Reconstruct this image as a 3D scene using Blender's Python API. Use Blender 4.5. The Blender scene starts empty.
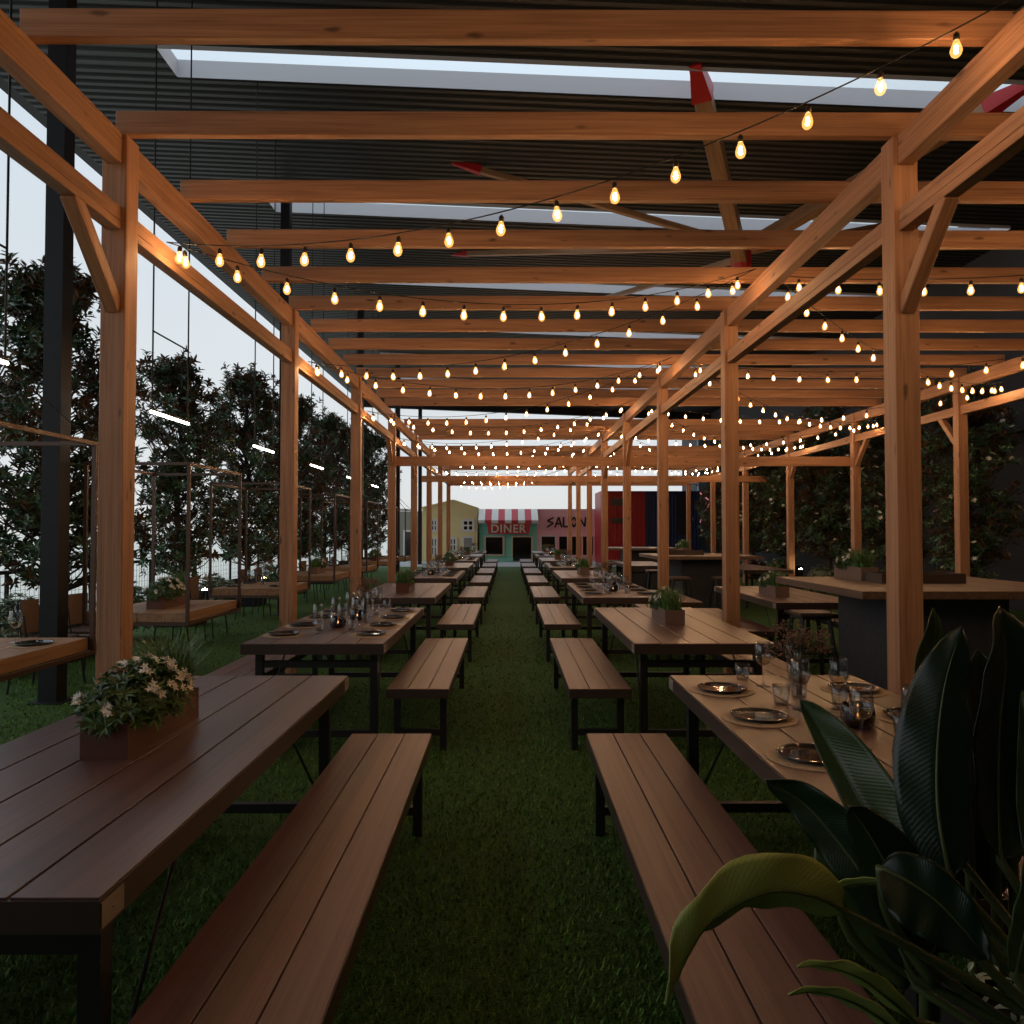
import bpy, bmesh, math, random
from mathutils import Vector, Matrix, Euler
R = math.radians
PI = math.pi
scene = bpy.context.scene
COL = scene.collection
rnd = random.Random(7)

# ------------------------------------------------------------------ render look
scene.view_settings.view_transform = 'Standard'
try: scene.view_settings.look = 'None'
except Exception: pass
scene.view_settings.gamma = 1
scene.view_settings.exposure = 0.0
scene.view_settings.use_curve_mapping = False
cy = scene.cycles
cy.use_denoising = True
cy.max_bounces = 6; cy.diffuse_bounces = 3; cy.glossy_bounces = 4
cy.transmission_bounces = 4; cy.transparent_max_bounces = 24
cy.sample_clamp_indirect = 3.0
cy.caustics_reflective = False; cy.caustics_refractive = False
try: cy.use_light_tree = True
except Exception: pass

# ------------------------------------------------------------------ camera
F = 759.0
cam_d = bpy.data.cameras.new('camera'); cam = bpy.data.objects.new('camera', cam_d); COL.objects.link(cam)
cam_d.sensor_width = 36; cam_d.lens = F / 1024 * 36; cam_d.clip_start = 0.05; cam_d.clip_end = 2000
PITCH, YAW = math.atan(19 / F), math.atan(3 / F)
cam.location = (0, 0, 1.5); cam.rotation_euler = (PI / 2 + PITCH, 0, -YAW)
scene.camera = cam
CM = Euler(cam.rotation_euler).to_matrix()
def px(x, y, d):
    """the point of the place seen at pixel (x, y), d metres in front of the camera"""
    v = CM @ Vector(((x - 512) / F, -(y - 512) / F, -1)) * d
    return Vector((0, 0, 1.5)) + v

# ------------------------------------------------------------------ object helpers
def link(o, parent=None):
    COL.objects.link(o)
    if parent is not None: o.parent = parent
    return o
def tag(o, label=None, cat=None, group=None, kind=None):
    if label: o['label'] = label
    if cat: o['category'] = cat
    if group: o['group'] = group
    if kind: o['kind'] = kind
    return o
def empty(name, loc, label, cat, group=None, rz=0):
    o = bpy.data.objects.new(name, None); o.empty_display_size = .1
    o.location = loc; o.rotation_euler = (0, 0, rz)
    link(o); return tag(o, label, cat, group)
def kids(o): return [c for c in bpy.data.objects if c.parent == o]
def copy_tree(o, parent=None, children=None):
    c = o.copy(); COL.objects.link(c); c.parent = parent
    for ch in TREE.get(o.name, []):
        copy_tree(ch, c)
    return c
TREE = {}
def inst(proto, loc, label, cat, group=None, rz=0, scale=None):
    """a copy of a thing with its parts and sub-parts"""
    if proto.name not in USED:
        USED.add(proto.name); o = proto
    else:
        o = copy_tree(proto)
    o.location = loc; o.rotation_euler = (0, 0, rz)
    if scale: o.scale = (scale,) * 3 if not isinstance(scale, tuple) else scale
    if 'group' in o and not group: del o['group']
    return tag(o, label, cat, group)
USED = set()

class MB:
    def __init__(s): s.v = []; s.f = []; s.m = []
    def quadgrid(s, rows, closed=False, mi=0):
        n0 = len(s.v); nr, nc = len(rows), len(rows[0])
        for r in rows: s.v.extend(tuple(p) for p in r)
        for i in range(nr - 1):
            for j in range(nc if closed else nc - 1):
                k = (j + 1) % nc
                s.f.append((n0 + i * nc + j, n0 + i * nc + k, n0 + (i + 1) * nc + k, n0 + (i + 1) * nc + j)); s.m.append(mi)
        return n0
    def box(s, a, b, mi=0):
        x0, y0, z0 = a; x1, y1, z1 = b; n = len(s.v)
        s.v += [(x0,y0,z0),(x1,y0,z0),(x1,y1,z0),(x0,y1,z0),(x0,y0,z1),(x1,y0,z1),(x1,y1,z1),(x0,y1,z1)]
        for q in ((0,3,2,1),(4,5,6,7),(0,1,5,4),(1,2,6,5),(2,3,7,6),(3,0,4,7)):
            s.f.append(tuple(n + i for i in q)); s.m.append(mi)
    def cbox(s, a, b, c=.004, mi=0):
        """box with chamfered edges"""
        bm = bmesh.new()
        bmesh.ops.create_cube(bm, size=1)
        for v in bm.verts:
            v.co = Vector([a[i] if v.co[i] < 0 else b[i] for i in range(3)])
        bmesh.ops.bevel(bm, geom=bm.edges[:], offset=c, segments=1, affect='EDGES', profile=.5)
        s.bm(bm, mi)
    def bm(s, bm, mi=0, M=None):
        n = len(s.v); bm.verts.index_update()
        for v in bm.verts: s.v.append(tuple(M @ v.co) if M else tuple(v.co))
        for f in bm.faces: s.f.append(tuple(n + v.index for v in f.verts)); s.m.append(mi)
        bm.free()
    def obox(s, p, q, w, h, up=(0,0,1), mi=0):
        """bar of section w x h from p to q"""
        p, q = Vector(p), Vector(q); d = (q - p).normalized(); u = Vector(up)
        x = d.cross(u)
        if x.length < 1e-4: x = d.cross(Vector((1,0,0)))
        x.normalize(); u = x.cross(d)
        n = len(s.v)
        for e in (p, q):
            for a, b in ((-1,-1),(1,-1),(1,1),(-1,1)):
                s.v.append(tuple(e + x * a * w / 2 + u * b * h / 2))
        for f in ((0,3,2,1),(4,5,6,7),(0,1,5,4),(1,2,6,5),(2,3,7,6),(3,0,4,7)):
            s.f.append(tuple(n + i for i in f)); s.m.append(mi)
    def tube(s, pts, r, seg=8, mi=0, cap=True):
        pts = [Vector(p) for p in pts]; rows = []
        rs = r if isinstance(r, (list, tuple)) else [r] * len(pts)
        prev = None
        for i, p in enumerate(pts):
            d = (pts[min(i + 1, len(pts) - 1)] - pts[max(i - 1, 0)])
            d = d.normalized() if d.length > 1e-9 else Vector((0,0,1))
            if prev is None:
                x = d.cross(Vector((0,0,1)))
                if x.length < 1e-3: x = d.cross(Vector((1,0,0)))
            else:
                x = prev - d * prev.dot(d)
            x.normalize(); prev = x; y = d.cross(x)
            rows.append([p + (x * math.cos(2*PI*k/seg) + y * math.sin(2*PI*k/seg)) * rs[i] for k in range(seg)])
        n0 = s.quadgrid(rows, True, mi)
        if cap:
            s.f.append(tuple(n0 + k for k in reversed(range(seg)))); s.m.append(mi)
            e = n0 + (len(pts) - 1) * seg
            s.f.append(tuple(e + k for k in range(seg))); s.m.append(mi)
    def lathe(s, prof, seg=20, c=(0,0,0), mi=0):
        rows = [[(c[0] + max(r, 1e-5) * math.cos(2*PI*k/seg), c[1] + max(r, 1e-5) * math.sin(2*PI*k/seg), c[2] + z) for k in range(seg)] for r, z in prof]
        s.quadgrid(rows, True, mi)
    def poly(s, pts, mi=0):
        n = len(s.v); s.v += [tuple(p) for p in pts]; s.f.append(tuple(range(n, n + len(pts)))); s.m.append(mi)
    def mesh(s, name, mats, smooth=False):
        me = bpy.data.meshes.new(name)
        me.from_pydata(s.v, [], s.f)
        if not isinstance(mats, (list, tuple)): mats = [mats]
        for m in mats: me.materials.append(m)
        if len(mats) > 1: me.polygons.foreach_set('material_index', s.m)
        if smooth: me.polygons.foreach_set('use_smooth', [True] * len(me.polygons))
        me.update(); return me
    def build(s, name, mats, parent=None, smooth=False, loc=None, rot=None):
        o = bpy.data.objects.new(name, s.mesh(name, mats, smooth))
        if loc: o.location = loc
        if rot: o.rotation_euler = rot
        link(o, parent)
        if parent is not None: TREE.setdefault(parent.name, []).append(o)
        return o
def place(name, me, parent=None, loc=(0,0,0), rot=(0,0,0)):
    o = bpy.data.objects.new(name, me); o.location = loc; o.rotation_euler = rot
    link(o, parent)
    if parent is not None: TREE.setdefault(parent.name, []).append(o)
    return o
def struct(name, mb, mat, parent=None, smooth=False):
    o = mb.build(name, mat, parent, smooth)
    if parent is None: o['kind'] = 'structure'
    return o

# ------------------------------------------------------------------ materials
def newmat(name):
    m = bpy.data.materials.new(name); m.use_nodes = True
    nt = m.node_tree; b = nt.nodes['Principled BSDF']
    return m, nt, b
def setb(b, **k):
    names = {'col':'Base Color','rough':'Roughness','metal':'Metallic','spec':'Specular IOR Level','trans':'Transmission Weight','ior':'IOR','coat':'Coat Weight','sheen':'Sheen Weight'}
    for a, v in k.items():
        i = b.inputs[names[a]]
        i.default_value = (*v, 1) if a == 'col' else v
def plain(name, col, rough=.6, metal=0, spec=.5, noise=0, nscale=8, bump=0):
    m, nt, b = newmat(name); setb(b, col=col, rough=rough, metal=metal, spec=spec)
    if noise or bump:
        tc = nt.nodes.new('ShaderNodeTexCoord'); n = nt.nodes.new('ShaderNodeTexNoise')
        n.inputs['Scale'].default_value = nscale; n.inputs['Detail'].default_value = 5
        nt.links.new(tc.outputs['Object'], n.inputs['Vector'])
        if noise:
            mx = nt.nodes.new('ShaderNodeMix'); mx.data_type = 'RGBA'
            mx.inputs['A'].default_value = (*[c * (1 - noise) for c in col], 1)
            mx.inputs['B'].default_value = (*[min(1, c * (1 + noise)) for c in col], 1)
            nt.links.new(n.outputs['Fac'], mx.inputs['Factor']); nt.links.new(mx.outputs['Result'], b.inputs['Base Color'])
        if bump:
            bp = nt.nodes.new('ShaderNodeBump'); bp.inputs['Strength'].default_value = bump; bp.inputs['Distance'].default_value = .01
            nt.links.new(n.outputs['Fac'], bp.inputs['Height']); nt.links.new(bp.outputs['Normal'], b.inputs['Normal'])
    return m
def wood(name, dark, mid, light, rough=.6, grain=(14, .55, 14), knots=0, plank=None, spec=.5, bump=.25):
    """grain runs along the piece's own Y axis"""
    m, nt, b = newmat(name); N = nt.nodes.new; L = nt.links.new
    setb(b, rough=rough, spec=spec)
    tc = N('ShaderNodeTexCoord'); oi = N('ShaderNodeObjectInfo')
    ad = N('ShaderNodeVectorMath'); ad.operation = 'ADD'
    mul = N('ShaderNodeVectorMath'); mul.operation = 'MULTIPLY'; mul.inputs[1].default_value = (37, 91, 53)
    cmb = N('ShaderNodeCombineXYZ')
    for i in range(3): L(oi.outputs['Random'], cmb.inputs[i])
    L(cmb.outputs[0], mul.inputs[0]); L(mul.outputs[0], ad.inputs[1]); L(tc.outputs['Object'], ad.inputs[0])
    vec = ad.outputs[0]
    fac_add = None
    if plank:
        sx = N('ShaderNodeSeparateXYZ'); L(tc.outputs['Object'], sx.inputs[0])
        dv = N('ShaderNodeMath'); dv.operation = 'DIVIDE'; dv.inputs[1].default_value = plank; L(sx.outputs['X'], dv.inputs[0])
        fl = N('ShaderNodeMath'); fl.operation = 'FLOOR'; L(dv.outputs[0], fl.inputs[0])
        a2 = N('ShaderNodeMath'); a2.operation = 'ADD'; L(fl.outputs[0], a2.inputs[0]); L(oi.outputs['Random'], a2.inputs[1])
        wn = N('ShaderNodeTexWhiteNoise'); wn.noise_dimensions = '1D'; L(a2.outputs[0], wn.inputs['W'])
        fac_add = wn.outputs['Value']
        m2 = N('ShaderNodeVectorMath'); m2.operation = 'SCALE'; m2.inputs['Scale'].default_value = 9; L(wn.outputs['Color'], m2.inputs[0])
        a3 = N('ShaderNodeVectorMath'); a3.operation = 'ADD'; L(vec, a3.inputs[0]); L(m2.outputs[0], a3.inputs[1]); vec = a3.outputs[0]
    mp = N('ShaderNodeMapping'); mp.inputs['Scale'].default_value = grain; L(vec, mp.inputs['Vector'])
    n1 = N('ShaderNodeTexNoise'); n1.inputs['Scale'].default_value = 1.6; n1.inputs['Detail'].default_value = 6; n1.inputs['Roughness'].default_value = .62; n1.inputs['Distortion'].default_value = .6
    L(mp.outputs[0], n1.inputs['Vector'])
    mp2 = N('ShaderNodeMapping'); mp2.inputs['Scale'].default_value = tuple(g * 6 if i != 1 else g * 2 for i, g in enumerate(grain)); L(vec, mp2.inputs['Vector'])
    n2 = N('ShaderNodeTexNoise'); n2.inputs['Scale'].default_value = 1.5; n2.inputs['Detail'].default_value = 3; L(mp2.outputs[0], n2.inputs['Vector'])
    mix = N('ShaderNodeMath'); mix.operation = 'MULTIPLY_ADD'; mix.inputs[1].default_value = .45; L(n2.outputs['Fac'], mix.inputs[0])
    sc = N('ShaderNodeMath'); sc.operation = 'MULTIPLY'; sc.inputs[1].default_value = .6; L(n1.outputs['Fac'], sc.inputs[0]); L(sc.outputs[0], mix.inputs[2])
    val = mix.outputs[0]
    if fac_add:
        pa = N('ShaderNodeMath'); pa.operation = 'MULTIPLY_ADD'; pa.inputs[1].default_value = .22; L(fac_add, pa.inputs[0]); L(val, pa.inputs[2])
        pb = N('ShaderNodeMath'); pb.operation = 'SUBTRACT'; pb.inputs[1].default_value = .11; L(pa.outputs[0], pb.inputs[0]); val = pb.outputs[0]
    cr = N('ShaderNodeValToRGB'); e = cr.color_ramp.elements
    e[0].position = .34; e[0].color = (*dark, 1); e[1].position = .72; e[1].color = (*light, 1)
    k = cr.color_ramp.elements.new(.52); k.color = (*mid, 1)
    L(val, cr.inputs[0]); colr = cr.outputs[0]
    if knots:
        mk = N('ShaderNodeMapping'); mk.inputs['Scale'].default_value = (8, 2.6, 8); L(vec, mk.inputs['Vector'])
        nd = N('ShaderNodeTexNoise'); nd.inputs['Scale'].default_value = 3; L(mk.outputs[0], nd.inputs['Vector'])
        vo = N('ShaderNodeTexVoronoi'); vo.inputs['Scale'].default_value = 1.0; vo.inputs['Randomness'].default_value = 1
        vd = N('ShaderNodeVectorMath'); vd.operation = 'MULTIPLY_ADD'; vd.inputs[1].default_value = (.18, .18, .18); L(nd.outputs['Color'], vd.inputs[0]); L(mk.outputs[0], vd.inputs[2])
        L(vd.outputs[0], vo.inputs['Vector'])
        kr = N('ShaderNodeValToRGB'); kr.color_ramp.elements[0].position = .06; kr.color_ramp.elements[0].color = (1,1,1,1)
        kr.color_ramp.elements[1].position = .15; kr.color_ramp.elements[1].color = (0,0,0,1); L(vo.outputs['Distance'], kr.inputs[0])
        km = N('ShaderNodeMix'); km.data_type = 'RGBA'; km.inputs['B'].default_value = (*[c * .35 for c in dark], 1)
        kf = N('ShaderNodeMath'); kf.operation = 'MULTIPLY'; kf.inputs[1].default_value = knots; L(kr.outputs[0], kf.inputs[0])
        L(kf.outputs[0], km.inputs['Factor']); L(colr, km.inputs['A']); colr = km.outputs['Result']
    L(colr, b.inputs['Base Color'])
    bp = N('ShaderNodeBump'); bp.inputs['Strength'].default_value = bump; bp.inputs['Distance'].default_value = .004
    L(val, bp.inputs['Height']); L(bp.outputs['Normal'], b.inputs['Normal'])
    return m
M = {}
M['pine'] = wood('pine timber', (.24, .108, .052), (.40, .192, .096), (.52, .278, .152), rough=.55, knots=.85)
M['deck'] = wood('brown composite board', (.050, .021, .0175), (.086, .039, .033), (.126, .064, .055), rough=.35, grain=(26, .35, 26), plank=.19, spec=.75, bump=.15)
M['bench'] = wood('brown composite bench board', (.066, .027, .020), (.110, .048, .037), (.158, .078, .062), rough=.4, grain=(26, .35, 26), plank=.1387, spec=.5, bump=.15)
M['slab'] = wood('oak slab', (.18, .09, .04), (.30, .165, .08), (.42, .25, .13), rough=.45, grain=(16, .6, 16), knots=.4)
M['walnut'] = wood('brown bar top', (.07, .04, .026), (.12, .07, .045), (.18, .11, .075), rough=.42, grain=(20, .4, 20))
M['black_steel'] = plain('black painted steel', (.012, .011, .012), .45, 0, .5)
M['apron'] = plain('brown painted steel edge', (.045, .028, .022), .45, 0, .5, noise=.15)
M['grey_steel'] = plain('grey bracket steel', (.3, .25, .22), .4, .3)
M['brown_steel'] = plain('bronze painted steel', (.075, .042, .03), .4, .3)
M['rust'] = plain('rust brown planter steel', (.12, .045, .025), .5, .2, noise=.2, nscale=12)
M['greybox'] = plain('grey brown planter', (.16, .10, .075), .55, noise=.15)
M['concrete'] = plain('dark concrete', (.035, .038, .045), .75, noise=.3, nscale=14, bump=.5)
M['column'] = plain('black column paint', (.007, .006, .008), .55, 0, .3)
M['soil'] = plain('dark soil', (.02, .013, .009), .95, noise=.4, nscale=40, bump=1)
M['mat'] = plain('woven straw', (.38, .27, .17), .8, noise=.3, nscale=90, bump=.6)
M['plate'] = plain('dark smoked glass plate', (.02, .016, .014), .06, .0, .9)
M['napkin'] = plain('grey linen napkin', (.25, .27, .29), .9, noise=.1, nscale=40)
M['wicker'] = plain('tan wicker', (.17, .105, .07), .7, noise=.3, nscale=40, bump=.5)
M['cushion'] = plain('brown cushion cloth', (.10, .06, .042), .9, noise=.15, nscale=30)
M['bark'] = plain('grey bark', (.045, .034, .026), .9, noise=.4, nscale=12, bump=.8)
M['red_steel'] = plain('red painted steel', (.42, .012, .012), .4)
M['white_metal'] = plain('white painted metal', (.75, .75, .75), .4)
M['cable'] = plain('black cable', (.01, .01, .01), .6)
M['dark_wall'] = plain('dark grey wall paint', (.03, .032, .038), .8, noise=.15, nscale=1.5)
M['paving'] = plain('pale grey paving', (.30, .30, .29), .8, noise=.12, nscale=3)
M['brass'] = plain('dark brass socket', (.05, .035, .02), .4, .6)

def leafmat(name, top, under, rough=.35, spec=.5, var=.35):
    m, nt, b = newmat(name); N = nt.nodes.new; L = nt.links.new
    g = N('ShaderNodeNewGeometry'); mx = N('ShaderNodeMix'); mx.data_type = 'RGBA'
    L(g.outputs['Backfacing'], mx.inputs['Factor'])
    mx.inputs['A'].default_value = (*top, 1); mx.inputs['B'].default_value = (*under, 1)
    hs = N('ShaderNodeHueSaturation'); L(mx.outputs['Result'], hs.inputs['Color'])
    mr = N('ShaderNodeMapRange'); mr.inputs['To Min'].default_value = 1 - var; mr.inputs['To Max'].default_value = 1 + var
    L(g.outputs['Random Per Island'], mr.inputs['Value']); L(mr.outputs[0], hs.inputs['Value'])
    L(hs.outputs[0], b.inputs['Base Color']); setb(b, rough=rough, spec=spec)
    return m
M['magnolia'] = leafmat('magnolia leaf', (.045, .10, .042), (.12, .06, .03), rough=.28)
M['shrub'] = leafmat('shrub leaf', (.06, .12, .035), (.08, .14, .05))
M['grassy'] = leafmat('grass blade', (.09, .19, .045), (.09, .18, .045), var=.5)
M['pale_leaf'] = leafmat('pale leaf', (.16, .20, .12), (.14, .18, .11))
M['dry'] = leafmat('dried flower head', (.22, .135, .09), (.22, .135, .09), rough=.9)
M['petal'] = plain('white petal', (.78, .74, .66), .7)
def bop_mat(name, top, under, rough):
    m, nt, b = newmat(name); N = nt.nodes.new; L = nt.links.new
    g = N('ShaderNodeNewGeometry'); mx = N('ShaderNodeMix'); mx.data_type = 'RGBA'
    L(g.outputs['Backfacing'], mx.inputs['Factor']); mx.inputs['A'].default_value = (*top, 1); mx.inputs['B'].default_value = (*under, 1)
    at = N('ShaderNodeUVMap'); wv = N('ShaderNodeTexWave'); wv.wave_type = 'BANDS'; wv.bands_direction = 'X'
    wv.inputs['Scale'].default_value = 16; wv.inputs['Distortion'].default_value = 2.5; wv.inputs['Detail'].default_value = 2
    L(at.outputs[0], wv.inputs['Vector'])
    bp = N('ShaderNodeBump'); bp.inputs['Strength'].default_value = .10; bp.inputs['Distance'].default_value = .003
    L(wv.outputs['Fac'], bp.inputs['Height']); L(bp.outputs['Normal'], b.inputs['Normal'])
    m2 = N('ShaderNodeMix'); m2.data_type = 'RGBA'; m2.blend_type = 'MULTIPLY'; m2.inputs['Factor'].default_value = .18
    L(mx.outputs['Result'], m2.inputs['A']); L(wv.outputs['Color'], m2.inputs['B']); L(m2.outputs['Result'], b.inputs['Base Color'])
    setb(b, rough=rough, spec=.5); return m
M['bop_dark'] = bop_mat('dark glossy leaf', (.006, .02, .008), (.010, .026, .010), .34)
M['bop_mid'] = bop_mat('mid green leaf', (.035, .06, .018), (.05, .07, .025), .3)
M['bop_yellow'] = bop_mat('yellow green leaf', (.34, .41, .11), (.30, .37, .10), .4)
M['stem'] = plain('green leaf stalk', (.06, .08, .025), .45)

def glassmat(name, tint=(1,1,1), edge=.9):
    m = bpy.data.materials.new(name); m.use_nodes = True; nt = m.node_tree; nt.nodes.clear()
    N = nt.nodes.new; L = nt.links.new
    o = N('ShaderNodeOutputMaterial'); t = N('ShaderNodeBsdfTransparent'); t.inputs[0].default_value = (*tint, 1)
    g = N('ShaderNodeBsdfGlossy'); g.inputs['Roughness'].default_value = .03
    lw = N('ShaderNodeLayerWeight'); lw.inputs['Blend'].default_value = .5
    pw = N('ShaderNodeMath'); pw.operation = 'POWER'; pw.inputs[1].default_value = 2.6; L(lw.outputs['Facing'], pw.inputs[0])
    mul = N('ShaderNodeMath'); mul.operation = 'MULTIPLY_ADD'; mul.inputs[1].default_value = .9*edge; mul.inputs[2].default_value = .08*edge; L(pw.outputs[0], mul.inputs[0])
    mx = N('ShaderNodeMixShader'); L(mul.outputs[0], mx.inputs[0]); L(t.outputs[0], mx.inputs[1]); L(g.outputs[0], mx.inputs[2]); L(mx.outputs[0], o.inputs[0])
    return m
M['glass'] = glassmat('clear thin glass', (.95, .96, .96), 1.0)
M['smoke_glass'] = glassmat('smoked glass', (.35, .31, .29), 1.0)
M['pane'] = glassmat('window pane', (.92, .95, .96), .5)
M['drink'] = glassmat('pale drink', (.95, .85, .66), 1.1)
def emis(name, col, s):
    m = bpy.data.materials.new(name); m.use_nodes = True; nt = m.node_tree; nt.nodes.clear()
    o = nt.nodes.new('ShaderNodeOutputMaterial'); e = nt.nodes.new('ShaderNodeEmission')
    e.inputs[0].default_value = (*col, 1); e.inputs[1].default_value = s; nt.links.new(e.outputs[0], o.inputs[0]); return m
BULB = 225
M['filament'] = emis('glowing filament', (1, .64, .36), BULB)
def envelope():
    m = bpy.data.materials.new('amber bulb glass'); m.use_nodes = True; nt = m.node_tree; nt.nodes.clear()
    o = nt.nodes.new('ShaderNodeOutputMaterial'); e = nt.nodes.new('ShaderNodeEmission'); t = nt.nodes.new('ShaderNodeBsdfTransparent')
    t.inputs[0].default_value = (1, .9, .75, 1)
    e.inputs[0].default_value = (1, .48, .12, 1); e.inputs[1].default_value = .75
    a = nt.nodes.new('ShaderNodeAddShader'); nt.links.new(e.outputs[0], a.inputs[0]); nt.links.new(t.outputs[0], a.inputs[1]); nt.links.new(a.outputs[0], o.inputs[0])
    try: m.cycles.emission_sampling = 'NONE'
    except Exception: pass
    return m
M['bulb_glass'] = envelope()
M['tube'] = emis('lit lamp tube', (1, .93, .8), 14)
M['uplight'] = emis('lit garden lamp', (1, .8, .45), 60)
M['candle'] = emis('candle glow', (1, .6, .25), 25)

def turf_mat():
    m, nt, b = newmat('green artificial turf'); N = nt.nodes.new; L = nt.links.new
    tc = N('ShaderNodeTexCoord')
    mp = N('ShaderNodeMapping'); mp.inputs['Scale'].default_value = (1, 2.2, 1); L(tc.outputs['Object'], mp.inputs[0])
    n = N('ShaderNodeTexNoise'); n.inputs['Scale'].default_value = 55; n.inputs['Detail'].default_value = 4; n.inputs['Roughness'].default_value = .7; L(mp.outputs[0], n.inputs['Vector'])
    n2 = N('ShaderNodeTexNoise'); n2.inputs['Scale'].default_value = 2.2; n2.inputs['Detail'].default_value = 3; L(tc.outputs['Object'], n2.inputs['Vector'])
    cr = N('ShaderNodeValToRGB'); e = cr.color_ramp.elements
    e[0].position = .38; e[0].color = (.018, .044, .008, 1); e[1].position = .66; e[1].color = (.10, .20, .032, 1); L(n.outputs['Fac'], cr.inputs[0])
    mx = N('ShaderNodeMix'); mx.data_type = 'RGBA'; mx.blend_type = 'MULTIPLY'; mx.inputs['Factor'].default_value = .4
    L(cr.outputs[0], mx.inputs['A']); L(n2.outputs['Color'], mx.inputs['B']); 
    L(cr.outputs[0], b.inputs['Base Color'])
    bp = N('ShaderNodeBump'); bp.inputs['Strength'].default_value = 1; bp.inputs['Distance'].default_value = .02; L(n.outputs['Fac'], bp.inputs['Height']); L(bp.outputs[0], b.inputs['Normal'])
    setb(b, rough=.85, spec=.2); return m
M['turf'] = turf_mat()
M['turf_blade'] = leafmat('turf blade', (.088, .19, .032), (.088, .19, .032), rough=.7, spec=.2, var=.6)

# ------------------------------------------------------------------ world
w = bpy.data.worlds.new('overcast evening sky'); scene.world = w; w.use_nodes = True; nt = w.node_tree
bg = nt.nodes['Background']; tc = nt.nodes.new('ShaderNodeTexCoord'); sx = nt.nodes.new('ShaderNodeSeparateXYZ')
nt.links.new(tc.outputs['Generated'], sx.inputs[0])
cr = nt.nodes.new('ShaderNodeValToRGB'); e = cr.color_ramp.elements
e[0].position = 0.0; e[0].color = (.73, .74, .71, 1); e[1].position = 1; e[1].color = (1.4, 1.68, 2.0, 1)
k = cr.color_ramp.elements.new(.06); k.color = (.74, .77, .78, 1)
k = cr.color_ramp.elements.new(.45); k.color = (.66, .75, .83, 1)
k = cr.color_ramp.elements.new(.62); k.color = (1.0, 1.16, 1.32, 1)
cn = nt.nodes.new('ShaderNodeTexNoise'); cn.inputs['Scale'].default_value = 2.5; cn.inputs['Detail'].default_value = 4
nt.links.new(tc.outputs['Generated'], cn.inputs['Vector'])
mr = nt.nodes.new('ShaderNodeMapRange'); mr.inputs['To Min'].default_value = .93; mr.inputs['To Max'].default_value = 1.1; nt.links.new(cn.outputs['Fac'], mr.inputs[0])
nt.links.new(sx.outputs['Z'], cr.inputs[0]); nt.links.new(cr.outputs[0], bg.inputs[0]); nt.links.new(mr.outputs[0], bg.inputs[1])

# ------------------------------------------------------------------ the setting
mb = MB(); mb.box((-7.2, -6, -.06), (9.6, 32, 0)); struct('floor', mb, M['turf'])
mb = MB(); mb.box((-7.2, 32, -.06), (20, 60, -.005)); struct('floor_paving', mb, M['paving'])
gm = plain('hazy flat land', (.52, .49, .41), .9, noise=.06, nscale=.02)
mb = MB(); mb.box((-400, -100, -.6), (-7.25, 600, -.5)); mb.box((-7.2, 60.05, -.6), (400, 600, -.5)); struct('ground', mb, gm)
def blades():
    r = random.Random(3); mb = MB()
    for i in range(190000):
        y = .75 + 14 * r.random() ** 2
        if r.random() < y / 14.75: continue
        x = r.uniform(-.25 - .62 * y, .25 + .62 * y)
        h = r.uniform(.012, .026); a = r.uniform(0, 2*PI); l = r.uniform(.004, .02); wd = .0022 + .0006 * y
        dx, dy = math.cos(a), math.sin(a)
        mb.v += [(x - dy*wd, y + dx*wd, 0), (x + dy*wd, y - dx*wd, 0), (x + dx*l, y + dy*l, h)]
        n = len(mb.v); mb.f.append((n-3, n-2, n-1)); mb.m.append(0)
    o = mb.build('turf_pile', M['turf_blade'])
    tag(o, 'short green artificial grass pile along the aisle', 'grass', kind='stuff')
blades()

# roof: ribbed metal with long skylights running across, sloping down to the right
XL, XR, Z0, SL = -7.0, 9.6, 7.75, .040
def zr(x): return Z0 - SL * (x - XL)
SKY = [9.45, 13.75, 17.8, 21.9, 26.0, 30.0]; SW = .60; SX0, SX1 = -4.45, 9.2
def ribs(mb, x0, x1, y0, y1, pitch=.155, dep=.03):
    n = max(1, int((y1 - y0) / pitch)); p = (y1 - y0) / n; pts = []
    for i in range(n):
        y = y0 + i * p
        pts += [(y, 0), (y + p * .42, 0), (y + p * .5, dep), (y + p * .92, dep)]
    pts.append((y1, 0))
    mb.quadgrid([[(x, y, zr(x) + d) for y, d in pts] for x in (x0, x1)])
rib = plain('dark ribbed roof metal', (.017, .018, .017), .5, .1)
mb = MB(); y = -6.0
for s in SKY + [None]:
    y1 = s if s else 36.0
    ribs(mb, XL, XR, y, y1)
    if s:
        ribs(mb, XL, SX0, s, s + SW); ribs(mb, SX1, XR, s, s + SW); y = s + SW
struct('ceiling', mb, rib)
mb = MB()
for a, b in ((-6, 36),):
    mb.quadgrid([[(x, yy, zr(x) + .17) for yy in (a, SKY[0])] for x in (XL, XR)])
    for i, s in enumerate(SKY):
        nx = SKY[i + 1] if i + 1 < len(SKY) else b
        mb.quadgrid([[(x, yy, zr(x) + .17) for yy in (s + SW, nx)] for x in (XL, XR)])
        mb.quadgrid([[(x, yy, zr(x) + .17) for yy in (s, s + SW)] for x in (XL, SX0)])
        mb.quadgrid([[(x, yy, zr(x) + .17) for yy in (s, s + SW)] for x in (SX1, XR)])
struct('ceiling_deck', mb, M['dark_wall'])
wellm = plain('grey skylight lining', (.55, .55, .58), .7)
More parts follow.
